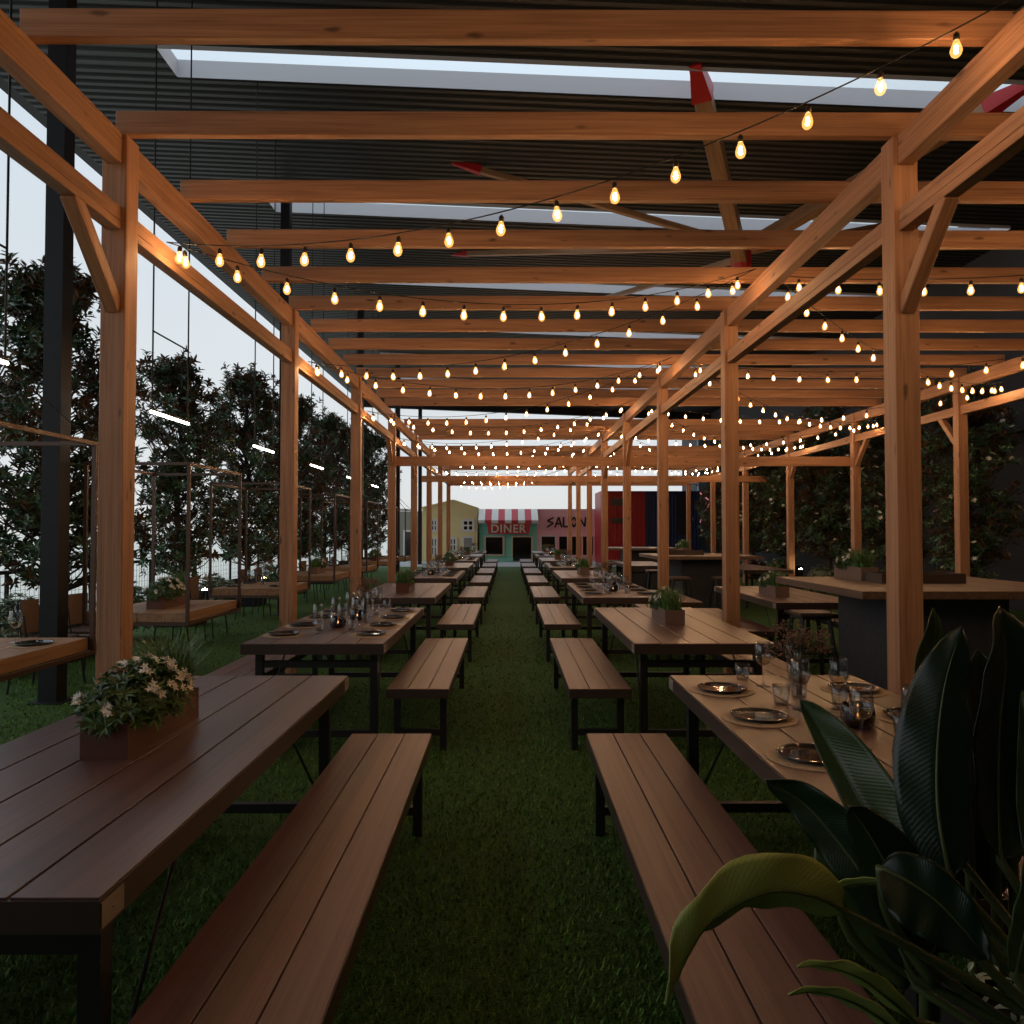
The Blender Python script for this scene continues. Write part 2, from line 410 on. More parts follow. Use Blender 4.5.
for i, s in enumerate(SKY):
    mb = MB(); z = lambda x, d: zr(x) + d
    a0, a1 = SX0, SX1
    def wq(p): mb.poly(p)
    wq([(a0, s, z(a0, -.06)), (a1, s, z(a1, -.06)), (a1, s, z(a1, .18)), (a0, s, z(a0, .18))])
    wq([(a1, s+SW, z(a1, -.06)), (a0, s+SW, z(a0, -.06)), (a0, s+SW, z(a0, .18)), (a1, s+SW, z(a1, .18))])
    wq([(a0, s+SW, z(a0, -.06)), (a0, s, z(a0, -.06)), (a0, s, z(a0, .18)), (a0, s+SW, z(a0, .18))])
    wq([(a1, s, z(a1, -.06)), (a1, s+SW, z(a1, -.06)), (a1, s+SW, z(a1, .18)), (a1, s, z(a1, .18))])
    o = struct('window_%d' % (i + 1), mb, wellm)
    mb = MB(); mb.quadgrid([[(x, yy, zr(x) + .175) for yy in (s, s + SW)] for x in (a0, a1)])
    mb.build('pane', M['pane'], o)
mb = MB(); mb.box((9.6, -6, -.05), (9.9, 42, 8.0)); mb.box((9.45, -6, 3.35), (9.6, 36, 3.6)); struct('wall_right', mb, M['dark_wall'])
mb = MB(); mb.box((-7, -6.3, -.05), (9.9, -6, 8.6)); struct('wall_back', mb, M['dark_wall'])
mb = MB()
mb.obox((XL - .12, -6, zr(XL) + .14), (XL - .12, 36, zr(XL) + .14), .2, .22); struct('trim_1', mb, M['column'])
mb = MB(); mb.obox((XL, 36, zr(XL) - .1), (XR, 36, zr(XR) - .1), .2, .5); struct('trim_2', mb, M['column'])

# black steel columns down the open left side
for i, yy in enumerate((6.66, 13.5, 20.4, 27.3, 34.2)):
    e_ = empty('steel_column', (-4.02, yy, 0), ['black steel roof column nearest the camera, behind the hanging tables',
        'black steel roof column just behind the second left pergola post', 'third black steel roof column from the camera along the trees',
        'fourth black steel roof column from the camera along the trees', 'farthest black steel roof column near the yellow house'][i], 'column', 'roof columns')
    mb = MB(); mb.box((-.08, 0, 0), (.08, .16, zr(-4.08) - .0)); mb.build('shaft', M['column'], e_)
    mb = MB(); mb.box((-.14, -.06, 0), (.14, .22, .012)); mb.build('base_plate', M['column'], e_)

# ------------------------------------------------------------------ pergola
PB = 3.5; POSTY = [.90 + PB * k for k in range(9)]; PW = .145
ROW = [-2.31, 2.33, 6.86]
perg = empty('pergola', (2.3, 15, 0), 'orange pine post and beam pergola over the long rows of tables', 'pergola')
PO = Vector((2.3, 15, 0))
def beam_mesh(name, L, wx, wz, groove=None):
    mb = MB(); 
    if groove:
        g = groove; mb.cbox((-wx/2, 0, -wz/2), (wx/2, L, g - .002), .003); mb.cbox((-wx/2, 0, g + .002), (wx/2, L, wz/2), .003)
        mb.box((-wx/2 + .004, .001, g - .003), (wx/2 - .004, L - .001, g + .003))
    else: mb.cbox((-wx/2, 0, -wz/2), (wx/2, L, wz/2), .004)
    return mb.mesh(name, M['pine'])
post_me = beam_mesh('post', 3.828, PW, PW)
plate_me = beam_mesh('top_plate', PB - PW, .09, .18, .055)
rail_me = beam_mesh('rail', PB - PW, .085, .135, -.02)
cross_me = beam_mesh('cross_beam', 9.25, .06, .14)
brace_len = math.hypot(.42, .45)
brace_me = beam_mesh('knee_brace', .66, .08, .085)
for ri, X in enumerate(ROW):
    for k, Y in enumerate(POSTY):
        if ri == 2 and k < 2: continue
        place('post', post_me, perg, Vector((X, Y + PW/2, 0)) - PO, (PI/2, 0, 0))
        if k < 8:
            place('top_plate', plate_me, perg, Vector((X, Y + PW, 3.739)) - PO)
            place('rail', rail_me, perg, Vector((X, Y + PW, 3.327)) - PO)
        far = ri == 2 and k == 3
        if k in (1, 5) or (k == 4) or far:
            s = 1 if far else -1
            p0 = Vector((X, Y + (PW if far else 0) + s * -.02, 2.80)); p1 = Vector((X, Y + (PW if far else 0) + s * .44, 3.28))
            d = p1 - p0
            place('knee_brace', brace_me, perg, p0 - PO, (math.atan2(d.z, d.y), 0, 0))
for n in list(range(0, 14)) + [16,17,18,19, 22,23,24,25, 28,29,30]:
    Y = 3.53 + .8755 * (n - 1)
    place('cross_beam', cross_me, perg, Vector((6.94, Y + .03, 3.899)) - PO, (0, 0, PI/2))
crail_me = beam_mesh('cross_rail', 9.25, .07, .19)
place('cross_rail', crail_me, perg, Vector((6.9, POSTY[4] + PW + .035, 2.885)) - PO, (0, 0, PI/2))
crail2 = beam_mesh('cross_rail', 9.95, .07, .18)
place('cross_rail', crail2, perg, Vector((7.43, POSTY[6] - .035, 3.0)) - PO, (0, 0, PI/2))
place('cross_rail', crail_me, perg, Vector((6.9, POSTY[8] + PW + .035, 3.33)) - PO, (0, 0, PI/2))

# ------------------------------------------------------------------ bulb strings
mb = MB()
mb.lathe([(.0, -.090), (.012, -.088), (.021, -.079), (.026, -.065), (.026, -.054), (.020, -.035), (.013, -.018), (.012, -.004)], 12, mi=0)
mb.lathe([(.0, -.074), (.0085, -.068), (.0095, -.052), (.0075, -.036), (0, -.030)], 7, mi=1)
bulb_me = mb.mesh('light_bulb', [M['bulb_glass'], M['filament']], True)
mb = MB(); mb.lathe([(0, .028), (.006, .028), (.009, .022), (.0145, .016), (.0145, -.008), (.012, -.012), (0, -.012)], 10)
sock_me = mb.mesh('bulb_socket', M['brass'], True)
def string(A, B, sag, n, label, grp):
    A, B = Vector(A), Vector(B)
    t = empty('string_lights', A, label, 'string lights', grp)
    P = lambda u: (A.lerp(B, u) - Vector((0, 0, 4 * sag * u * (1 - u)))) - A
    mb = MB(); mb.tube([P(i / 30) for i in range(31)], .004, 5); mb.build('cord', M['cable'], t, True)
    for i in range(n):
        u = (i + .66) / n
        p = P(u) if A.x > B.x or A.x > 2.3 else P((i + .34) / n)
        b = place('light_bulb', bulb_me, t, p - Vector((0, 0, .045)), (rnd.uniform(-.08, .08), rnd.uniform(-.08, .08), 0))
        place('bulb_socket', sock_me, b, (0, 0, 0))
ordn = ['nearest', 'second', 'third', 'fourth', 'fifth', 'sixth', 'seventh', 'eighth', 'ninth', 'tenth', 'eleventh', 'twelfth', 'thirteenth', 'fourteenth', 'fifteenth', 'sixteenth', 'seventeenth', 'eighteenth', 'nineteenth']
RY = lambda k: 3.35 + PB * k
LY = lambda k: 4.93 + PB * k
zz = []
zz += [((2.27, -.15, 3.83), (-2.25, 1.3, 3.39)), ((-2.25, 1.3, 3.39), (2.27, 1.8, 3.83)), ((2.27, 1.8, 3.83), (2.27, 3.35, 3.83))]  # unseen strings above the camera, added and routed to light the near beam fronts
for k in range(0, 8):
    zz.append(((2.25, RY(k), 3.89), (-2.24, LY(k), 3.39)))
    zz.append(((-2.24, LY(k), 3.39), (2.25, RY(k + 1), 3.89)))
for i, (a, b) in enumerate(zz[:18]):
    string(a, b, .37 if a[0] != b[0] else .1, 15 if a[0] != b[0] else 4, '%s string of warm glowing bulbs from the camera, zigzagging over the central aisle' % ordn[i], 'bulb strings over the aisle')
j = 0
for k in range(-1, 7):
    string((2.42, RY(k), 3.83), (6.8, RY(k + 1), 3.55), .34, 17, '%s bulb string running back to the right, over the right-hand bay' % ordn[k + 1], 'bulb strings over the right bay')
    string((2.42, RY(k + 1), 3.83), (6.8, RY(k), 3.55), .34, 17, '%s bulb string running forward to the right, over the right-hand bay' % ordn[k + 1], 'bulb strings over the right bay')

# ------------------------------------------------------------------ tables and benches
TL, TW, TH = 2.4, .95, .75
def make_table():
    e_ = bpy.data.objects.new('picnic_table', None); link(e_)
    mb = MB(); n = 5; p = TW / n
    for i in range(n):
        mb.cbox((-TW/2 + i*p + .004, .006, TH - .028), (-TW/2 + (i+1)*p - .004, TL - .006, TH), .001)
    mb.build('tabletop', M['deck'], e_)
    mb = MB()
    for s in (-1, 1): mb.box((s*TW/2 - (.03 if s > 0 else 0) , 0, TH - .072), (s*TW/2 + (.03 if s < 0 else 0), TL, TH - .005))
    for y0 in (0, TL - .03): mb.box((-TW/2 + .03, y0, TH - .072), (TW/2 - .03, y0 + .03, TH - .005))
    mb.box((-TW/2 + .02, .02, TH - .036), (TW/2 - .02, TL - .02, TH - .029), 1)
    ap = mb.build('edge_frame', [M['apron'], M['cable']], e_)
    for s in (-1, 1):
        for y in (.05, TL - .05):
            mb = MB(); mb.box((-.0015, -.045, -.026), (.0015, .045, .026)); mb.lathe([(0, 0), (.007, 0), (.007, .003), (0, .004)], 10)
            b = mb.build('corner_bracket', M['grey_steel'], e_, loc=(s * (TW/2 + .0015), y, TH - .038))
    for y in (.12, TL - .17):
        for s in (-1, 1):
            mb = MB(); x = s * (TW/2 - .085); mb.box((x - .025, y, 0), (x + .025, y + .05, TH - .07)); mb.build('leg', M['black_steel'], e_)
        mb = MB(); mb.box((-TW/2 + .1, y + .005, .57), (TW/2 - .1, y + .045, .615)); mb.build('crossbar', M['black_steel'], e_)
        mb = MB(); mb.box((-TW/2 + .1, y + .005, .10), (TW/2 - .1, y + .045, .145)); mb.build('crossbar', M['black_steel'], e_)
        y2 = y + .045 if y < 1 else y + .005
        ye = .75 if y < 1 else TL - .75
        for s in (-1, 1):
            mb = MB(); mb.tube([(s*(TW/2-.085), y2, .13), (s*(TW/2-.12), ye, TH - .04)], .006, 6); mb.build('tie_rod', M['black_steel'], e_)
    return e_
BW, BH = .416, .45
def make_bench():
    e_ = bpy.data.objects.new('bench', None); link(e_)
    mb = MB(); n = 3; p = BW / n
    for i in range(n): mb.cbox((-BW/2 + i*p + .0025, .004, BH - .026), (-BW/2 + (i+1)*p - .0025, TL - .004, BH), .001)
    mb.build('seat', M['bench'], e_)
    mb = MB()
    for s in (-1, 1): mb.box((s*BW/2 - (.025 if s > 0 else 0), 0, BH - .062), (s*BW/2 + (.025 if s < 0 else 0), TL, BH - .004))
    for y0 in (0, TL - .025): mb.box((-BW/2 + .025, y0, BH - .062), (BW/2 - .025, y0 + .025, BH - .004))
    mb.box((-BW/2 + .02, .02, BH - .034), (BW/2 - .02, TL - .02, BH - .027), 1)
    mb.build('edge_frame', [M['apron'], M['cable']], e_)
    for y in (.16, TL - .205):
        for s in (-1, 1):
            mb = MB(); x = s * (BW/2 - .05); mb.box((x - .022, y, 0), (x + .022, y + .045, BH - .06)); mb.build('leg', M['black_steel'], e_)
        mb = MB(); mb.box((-BW/2 + .06, y + .005, .10), (BW/2 - .06, y + .04, .14)); mb.build('crossbar', M['black_steel'], e_)
    return e_
T0, B0 = make_table(), make_bench()
far_w = ['nearest', 'second', 'third', 'fourth', 'fifth', 'sixth', 'seventh', 'farthest']
for side, s in (('left', -1), ('right', 1)):
    for k in range(8):
        y = 1.57 + PB * k
        setk = (k % 2 == 1) if s < 0 else (k % 2 == 0)
        what = 'laid with plates and glasses' if setk else 'carrying a planter'
        inst(T0, (s * 1.31, y, 0), '%s brown plank table in the row left of the aisle, %s' % (far_w[k], what) if s < 0 else '%s brown plank table in the row right of the aisle, %s' % (far_w[k], what), 'table', 'picnic tables along the aisle')
        inst(B0, (s * .608, y, 0), '%s brown plank bench on the %s edge of the green aisle' % (far_w[k], side), 'bench', 'benches along the aisle')
        inst(B0, (s * 2.008, y, 0), '%s brown plank bench on the outer side of the %s table row' % (far_w[k], side), 'bench', 'outer benches')

# right bay: plank tables with benches
inst(T0, (3.27, 7.95, 0), 'brown plank table with a planter between the two nearest bar tables', 'table', 'tables in the right bay')
inst(B0, (2.632, 7.95, 0), 'brown plank bench tucked behind the second right pergola post', 'bench', 'benches in the right bay')
inst(B0, (3.98, 8.3, 0), 'brown plank bench beyond the planter table in the right bay', 'bench', 'benches in the right bay')
inst(T0, (5.0, 14.6, 0), 'brown plank table with a cluster of glasses before the flowering trees', 'table', 'tables in the right bay')
inst(B0, (5.72, 14.6, 0), 'brown plank bench between the glass-laden table and the flowering trees', 'bench', 'benches in the right bay')
inst(B0, (5.75, 7.3, 0), 'brown plank bench right of the nearest bar table at the picture edge', 'bench', 'benches in the right bay')
inst(T0, (3.05, 16.4, 0), 'brown plank table with nothing on it, just before the farthest bar table', 'table', 'tables in the right bay')
inst(B0, (2.66, 11.2, 0), 'brown plank bench in front of the second bar table', 'bench', 'benches in the right bay')

# ------------------------------------------------------------------ bar tables and stools
def make_bar():
    e_ = bpy.data.objects.new('bar_table', None); link(e_)
    mb = MB()
    for i in range(5): mb.cbox((-.95 + i*.38 + .001, 0, .99), (-.95 + (i+1)*.38 - .001, 1.85, 1.05), .002)
    mb.build('tabletop', M['walnut'], e_)
    mb = MB(); mb.cbox((-.42, .38, 0), (.40, 1.65, .99), .01); mb.build('base', M['concrete'], e_)
    return e_
BAR = make_bar()
inst(BAR, (3.58, 5.65, 0), 'tall bar table on a dark concrete block beside the nearest right post', 'bar table', 'bar tables')
inst(BAR, (3.58, 13.5, 0), 'tall bar table on a dark concrete block, second from the camera', 'bar table', 'bar tables')
inst(BAR, (3.58, 19.9, 0), 'tall bar table on a dark concrete block, farthest, before the shipping containers', 'bar table', 'bar tables')
def make_stool():
    e_ = bpy.data.objects.new('bar_stool', None); link(e_)
    mb = MB(); mb.cbox((-.16, -.16, .66), (.16, .16, .695), .006); mb.build('seat', M['walnut'], e_)
    for a, b in ((-1,-1),(1,-1),(1,1),(-1,1)):
        mb = MB(); mb.obox((a*.2, b*.2, 0), (a*.13, b*.13, .66), .032, .032); mb.build('leg', M['black_steel'], e_)
    mb = MB()
    c = [(-.165,-.165,.3),(.165,-.165,.3),(.165,.165,.3),(-.165,.165,.3)]
    for i in range(4): mb.obox(c[i], c[(i+1) % 4], .02, .02)
    mb.build('footrest', M['black_steel'], e_)
    mb = MB()
    for a in (-1, 1): mb.obox((-.14, a*.14, .645), (.14, a*.14, .645), .03, .03); mb.obox((a*.14, -.14, .645), (a*.14, .14, .645), .03, .03)
    mb.build('seat_rail', M['black_steel'], e_)
    return e_
ST = make_stool()
inst(ST, (3.02, 7.62, 0), 'black metal stool at the left rear corner of the nearest bar table', 'stool', 'bar stools')
inst(ST, (3.0, 13.35, 0), 'stool at the front left of the second bar table', 'stool', 'bar stools')
inst(ST, (3.75, 13.35, 0), 'stool at the front middle of the second bar table', 'stool', 'bar stools')
inst(ST, (3.0, 15.7, 0), 'stool behind the second bar table', 'stool', 'bar stools')
inst(ST, (2.75, 19.6, 0), 'stool at the front left of the farthest bar table', 'stool', 'bar stools')
inst(ST, (2.9, 20.9, 0), 'stool left of the farthest bar table base', 'stool', 'bar stools')
# trays on the bars
def make_tray():
    mb = MB(); L_, W_, H_, t = .36, .16, .085, .012
    mb.box((-L_, -W_, 0), (L_, W_, t)); mb.box((-L_, -W_, t), (L_, -W_ + t, H_)); mb.box((-L_, W_ - t, t), (L_, W_, H_))
    mb.box((-L_, -W_ + t, t), (-L_ + t, W_ - t, H_)); mb.box((L_ - t, -W_ + t, t), (L_, W_ - t, H_))
    return mb.build('tray', M['apron'])
TR = make_tray(); TR2 = TR
inst(TR, (3.55, 6.65, 1.05), 'long low brown tray on the nearest bar table', 'tray', 'trays on the bar tables')
inst(TR, (3.3, 14.4, 1.05), 'long low brown tray on the second bar table', 'tray', 'trays on the bar tables')

# ------------------------------------------------------------------ plants for the planters
def leaf(mb, p, d, n, L, W, mi=0, fold=.25, droop=.15):
    """one folded, pointed leaf"""
    d = d.normalized(); x = d.cross(n)
    if x.length < 1e-3: x = d.cross(Vector((.3, .5, .8)))
    x.normalize(); n = x.cross(d)
    a = p; m1 = p + d*L*.3; m2 = p + d*L*.68 - n*L*droop*.4; t = p + d*L - n*L*droop
    up = n*W*fold
    i = len(mb.v)
    mb.v += [tuple(a), tuple(m1), tuple(m2), tuple(t), tuple(m1 + x*W*.46 + up), tuple(m2 + x*W*.42 + up), tuple(m1 - x*W*.46 + up), tuple(m2 - x*W*.42 + up)]
    for f in ((0, 4, 1), (1, 4, 5, 2), (2, 5, 3), (0, 1, 6), (1, 2, 7, 6), (2, 3, 7)):
        mb.f.append(tuple(i + q for q in f)); mb.m.append(mi)
def rv(r): return Vector((r.gauss(0,1), r.gauss(0,1), r.gauss(0,1))).normalized()
def shrub_mesh(name, cx, rx, ry, rz, n, ll, lw, mat, seed, zc=0):
    r = random.Random(seed); mb = MB()
    for i in range(n):
        v = rv(r); v.z = abs(v.z) if r.random() < .9 else v.z * .1
        q = r.uniform(.55, 1) 
        c = Vector((v.x*rx*q, cx + v.y*ry*q, zc + v.z*rz*q)); out = (v + Vector((0,0,.5))).normalized()
        m = r.randint(6, 9); a0 = r.uniform(0, 6.28)
        t1 = out.cross(Vector((.1,.2,1))).normalized(); t2 = out.cross(t1)
        for j in range(m):
            a = a0 + 2*PI*j/m
            d = (t1*math.cos(a) + t2*math.sin(a))*.9 + out*r.uniform(.1, .9)
            leaf(mb, c, d, out, ll*r.uniform(.7, 1.15), lw*r.uniform(.8, 1.1))
    return mb.mesh(name, mat)
def flower_cluster(seed, size):
    r = random.Random(seed); mb = MB()
    for q in range(6):
        c = rv(r)*size*1.1; c.z = abs(c.z); out = (Vector((0, 0, 1)) + rv(r)*.6).normalized()
        t1 = out.cross(Vector((.1,.2,1))).normalized(); t2 = out.cross(t1); a0 = r.uniform(0, 6)
        for j in range(5):
            a = a0 + 2*PI*j/5
            leaf(mb, c, t1*math.cos(a) + t2*math.sin(a) + out*.55, out, size*r.uniform(.8,1.1), size*.45, fold=.1)
    return mb.mesh('flower_cluster', M['petal'])
FCL = [flower_cluster(i, .016) for i in (1, 2, 3)]
def flowers(e_, cx, rx, ry, rz, n, seed, zc):
    r = random.Random(seed)
    for i in range(n):
        v = rv(r); v.z = abs(v.z)*.9 + .2; v.normalize()
        place('flower_cluster', FCL[i % 3], e_, (v.x*rx, cx + v.y*ry, zc + v.z*rz), v.to_track_quat('Z', 'Y').to_euler())
def grass_mesh(name, cx, rx, ry, n, h, seed, z=0):
    r = random.Random(seed); mb = MB()
    for i in range(n):
        b = Vector((r.uniform(-rx, rx), cx + r.uniform(-ry, ry), z)); a = r.uniform(0, 2*PI); o = Vector((math.cos(a), math.sin(a), 0))
        l = h*r.uniform(.6, 1.1); s = r.uniform(.2, .75); wv = Vector((-o.y, o.x, 0))*.0032
        pts = [b + o*l*s*t*t + Vector((0,0,l*(t - .28*s*t*t))) for t in (0, .35, .7, 1)]
        mb.quadgrid([[p - wv*(1 - q*.3), p + wv*(1 - q*.3)] for q, p in enumerate(pts)])
    return mb.mesh(name, M['grassy'])
PLW, PLL, PLH = .157, .57, .12
def make_planter(kind, seed, mat):
    e_ = bpy.data.objects.new('table_planter', None); link(e_)
    mb = MB(); t = .006; a, b, h = PLW/2, PLL/2, PLH
    mb.box((-a, -b, 0), (a, b, t)); mb.box((-a, -b, t), (-a + t, b, h)); mb.box((a - t, -b, t), (a, b, h))
    mb.box((-a + t, -b, t), (a - t, -b + t, h)); mb.box((-a + t, b - t, t), (a - t, b, h))
    mb.build('planter_box', mat, e_)
    mb = MB(); mb.box((-a + t, -b + t, h - .03), (a - t, b - t, h - .018)); mb.build('soil', M['soil'], e_)
    if kind == 'flower':
        place('foliage', shrub_mesh('foliage', -.07, .16, .26, .16, 330, .046, .013, M['shrub'], seed, PLH - .01), e_)
        flowers(e_, -.07, .16, .26, .165, 28, seed + 1, PLH)
        place('grass_tuft', grass_mesh('grass_tuft', .2, .06, .07, 420, .27, seed + 2, PLH - .02), e_)
    elif kind == 'mixed':
        place('foliage', shrub_mesh('foliage', .12, .12, .16, .14, 190, .044, .013, M['shrub'], seed, PLH - .01), e_)
        flowers(e_, .12, .12, .16, .145, 15, seed + 1, PLH)
        place('grass_tuft', grass_mesh('grass_tuft', -.12, .06, .13, 420, .21, seed + 2, PLH - .02), e_)
    else:
        place('grass_tuft', grass_mesh('grass_tuft', 0, .07, .24, 620, .19, seed + 2, PLH - .02), e_)
        place('foliage', shrub_mesh('foliage', 0, .11, .24, .12, 110, .05, .016, M['shrub'], seed, PLH - .01), e_)
    return e_
P_fl, P_mx, P_gr = make_planter('flower', 11, M['rust']), make_planter('mixed', 21, M['greybox']), make_planter('green', 31, M['rust'])
inst(P_fl, (-1.33, 2.80, TH), 'rust brown planter of white flowers and grass on the nearest left table', 'planter', 'planters on the tables')
inst(P_gr, (-1.29, 9.5, TH), 'rust planter of green grass on the third left table', 'planter', 'planters on the tables')
inst(P_fl, (-1.3, 16.7, TH), 'planter of white flowers on the fifth left table', 'planter', 'planters on the tables')
inst(P_gr, (-1.3, 23.7, TH), 'small planter of greenery on the seventh left table', 'planter', 'planters on the tables')
inst(P_mx, (1.32, 6.33, TH), 'grey brown planter of flowers and grass on the second right table', 'planter', 'planters on the tables')
inst(P_mx, (1.3, 13.3, TH), 'planter of white flowers on the fourth right table', 'planter', 'planters on the tables')
inst(P_gr, (1.3, 20.2, TH), 'planter of greenery on the sixth right table', 'planter', 'planters on the tables')
inst(P_gr, (1.3, 27.2, TH), 'planter of greenery on the farthest right table', 'planter', 'planters on the tables')
inst(P_mx, (3.1, 8.9, TH), 'planter of grass and flowers on the table behind the second right post', 'planter', 'planters on the tables')
inst(P_mx, (3.45, 15.0, 1.05), 'planter of greenery on the second bar table', 'planter', 'planters on the tables')
inst(P_mx, (3.25, 7.12, 1.05), 'planter of small flowers on the nearest bar table behind the tray', 'planter', 'planters on the tables')

# ------------------------------------------------------------------ tableware
def proto_mesh(name, me):
    o = bpy.data.objects.new(name, me); link(o); return o
mb = MB(); mb.lathe([(0, 0), (.146, 0), (.148, .002), (.146, .004), (.12, .0045), (0, .0045)], 36); MAT = mb.build('placemat', M['mat'], None, False)
mb = MB(); mb.lathe([(0, 0), (.06, 0), (.10, .006), (.112, .013), (.114, .0145), (.111, .0155), (.104, .0115), (.100, .0068), (.098, .0052), (.096, .005), (.05, .005), (0, .005)], 36); PLATE = mb.build('plate', M['plate'], None, True)
def make_wine():
    e_ = bpy.data.objects.new('wine_glass', None); link(e_)
    mb = MB(); mb.lathe([(.028, .112), (.038, .135), (.040, .16), (.037, .19), (.033, .215), (.032, .215), (.036, .19), (.0388, .16), (.0368, .136), (.027, .1135), (.008, .1025), (0, .102)], 20)
    mb.lathe([(.0035, .09), (.006, .098), (.014, .103), (.028, .112)], 20)
    mb.build('bowl', M['glass'], e_, True)
    mb = MB(); mb.lathe([(0, 0), (.034, 0), (.034, .0015), (.012, .005), (.0045, .012), (.0035, .03), (.0033, .09)], 16); mb.build('stem', M['glass'], e_, True)
    mb = MB(); mb.lathe([(0, .1035), (.008, .1045), (.0265, .1145), (.0362, .1355), (.0368, .14), (0, .14)], 18); mb.build('wine', M['drink'], e_, True)
    return e_
WG = make_wine()
def make_tumbler():
    mb = MB(); mb.lathe([(0, 0), (.028, 0), (.034, .04), (.036, .085), (.0348, .085), (.0325, .04), (.027, .006), (0, .006)], 18)
    return mb.build('tumbler', M['glass'], None, True)
TU = make_tumbler()
def make_votive():
    e_ = bpy.data.objects.new('candle_bowl', None); link(e_)
    mb = MB(); mb.lathe([(0, 0), (.045, 0), (.06, .012), (.064, .04), (.060, .075), (.056, .086), (.054, .086), (.058, .073), (.061, .04), (.056, .014), (.043, .006), (0, .006)], 22)
    mb.build('bowl', M['smoke_glass'], e_, True)
    mb = MB(); mb.lathe([(0, .007), (.019, .007), (.019, .03), (0, .03)], 14); c = mb.build('candle', M['petal'], e_, True)
    mb = MB(); mb.lathe([(0, .031), (.003, .034), (.004, .04), (.0015, .05), (0, .054)], 8); mb.build('flame', M['candle'], c, True)
    return e_
VO = make_votive()
def make_vase(seed=5):
    e_ = bpy.data.objects.new('dried_flower_vase', None); link(e_)
    mb = MB(); mb.lathe([(0, 0), (.03, 0), (.034, .03), (.03, .09), (.022, .13), (.024, .14), (.0225, .14), (.0205, .13), (.028, .09), (.032, .03), (.028, .005), (0, .005)], 16)
    mb.build('vase', M['glass'], e_, True)
    r = random.Random(seed); ms, mh = MB(), MB()
    for i in range(26):
        a = r.uniform(0, 6.28); s = r.uniform(.02, .13); h = r.uniform(.2, .31)
        top = Vector((math.cos(a)*s, math.sin(a)*s, h)); ms.tube([(math.cos(a)*.01, math.sin(a)*.01, .01), (math.cos(a)*.015, math.sin(a)*.015, .14), tuple(top)], .0011, 4)
        for j in range(16):
            q = top + rv(r)*r.uniform(.005, .04)
            for k2 in range(3): leaf(mh, q, rv(r), rv(r), .010, .008)
    ms.build('stems', M['bark'], e_); mh.build('flower_heads', M['dry'], e_)
    return e_
VA = make_vase()
seat_n = ['nearest', 'second', 'third', 'farthest']
def lay(cx, y0, z, name, near, seats=4, dense=True):
    """plates, mats and glasses down both sides of a laid table"""
    for si, sgn in enumerate((-1, 1)):
        sd = ('aisle' if (cx < 0) == (sgn > 0) else 'outer')
        for i in range(seats):
            yy = y0 + .42 + i * .53; xx = cx + sgn * .31 
            inst(MAT, (xx, yy, z), 'round straw placemat, %s on the %s side of %s' % (seat_n[i], sd, name), 'placemat', 'placemats')
            inst(PLATE, (xx, yy, z + .0045), 'dark glossy plate, %s on the %s side of %s' % (seat_n[i], sd, name), 'plate', 'plates')
            inst(WG, (cx + sgn * .085 + rnd.uniform(-.01, .01), yy + .13 + rnd.uniform(-.03, .03), z), 'wine glass of pale drink, %s on the %s side of %s' % (seat_n[i], sd, name), 'wine glass', 'wine glasses')
            if dense: inst(TU, (cx + sgn * .125 + rnd.uniform(-.01, .01), yy + .26 + rnd.uniform(-.02, .02), z), 'clear tumbler, %s on the %s side of %s' % (seat_n[i], sd, name), 'tumbler', 'tumblers')
    for i, dy in enumerate((.86, 1.36)):
        inst(VO, (cx + (-.02, .03)[i], y0 + dy, z), '%s smoked glass candle bowl on %s' % (('nearer', 'farther')[i], name), 'candle bowl', 'candle bowls')
    inst(VA, (cx, y0 + 1.87, z), 'glass vase of dried brown flowers on %s' % name, 'vase', 'dried flower vases', rz=rnd.uniform(0, 6))
for k in range(8):
    y = 1.57 + PB * k
    if k % 2 == 1: lay(-1.31, y, TH, 'the %s left table' % far_w[k], k < 3, dense=k < 6)
    else: lay(1.31, y, TH, 'the %s right table' % far_w[k], k < 3, dense=k < 6)
for i in range(5):
    inst(WG, (4.62 + .16 * i, 15.0 + .11 * (i % 2), TH), '%s wine glass in the cluster on the table by the flowering trees' % ('leftmost', 'second', 'third', 'fourth', 'rightmost')[i], 'wine glass', 'wine glasses')
inst(VO, (4.62, 15.5, TH), 'candle bowl on the table by the flowering trees', 'candle bowl', 'candle bowls')

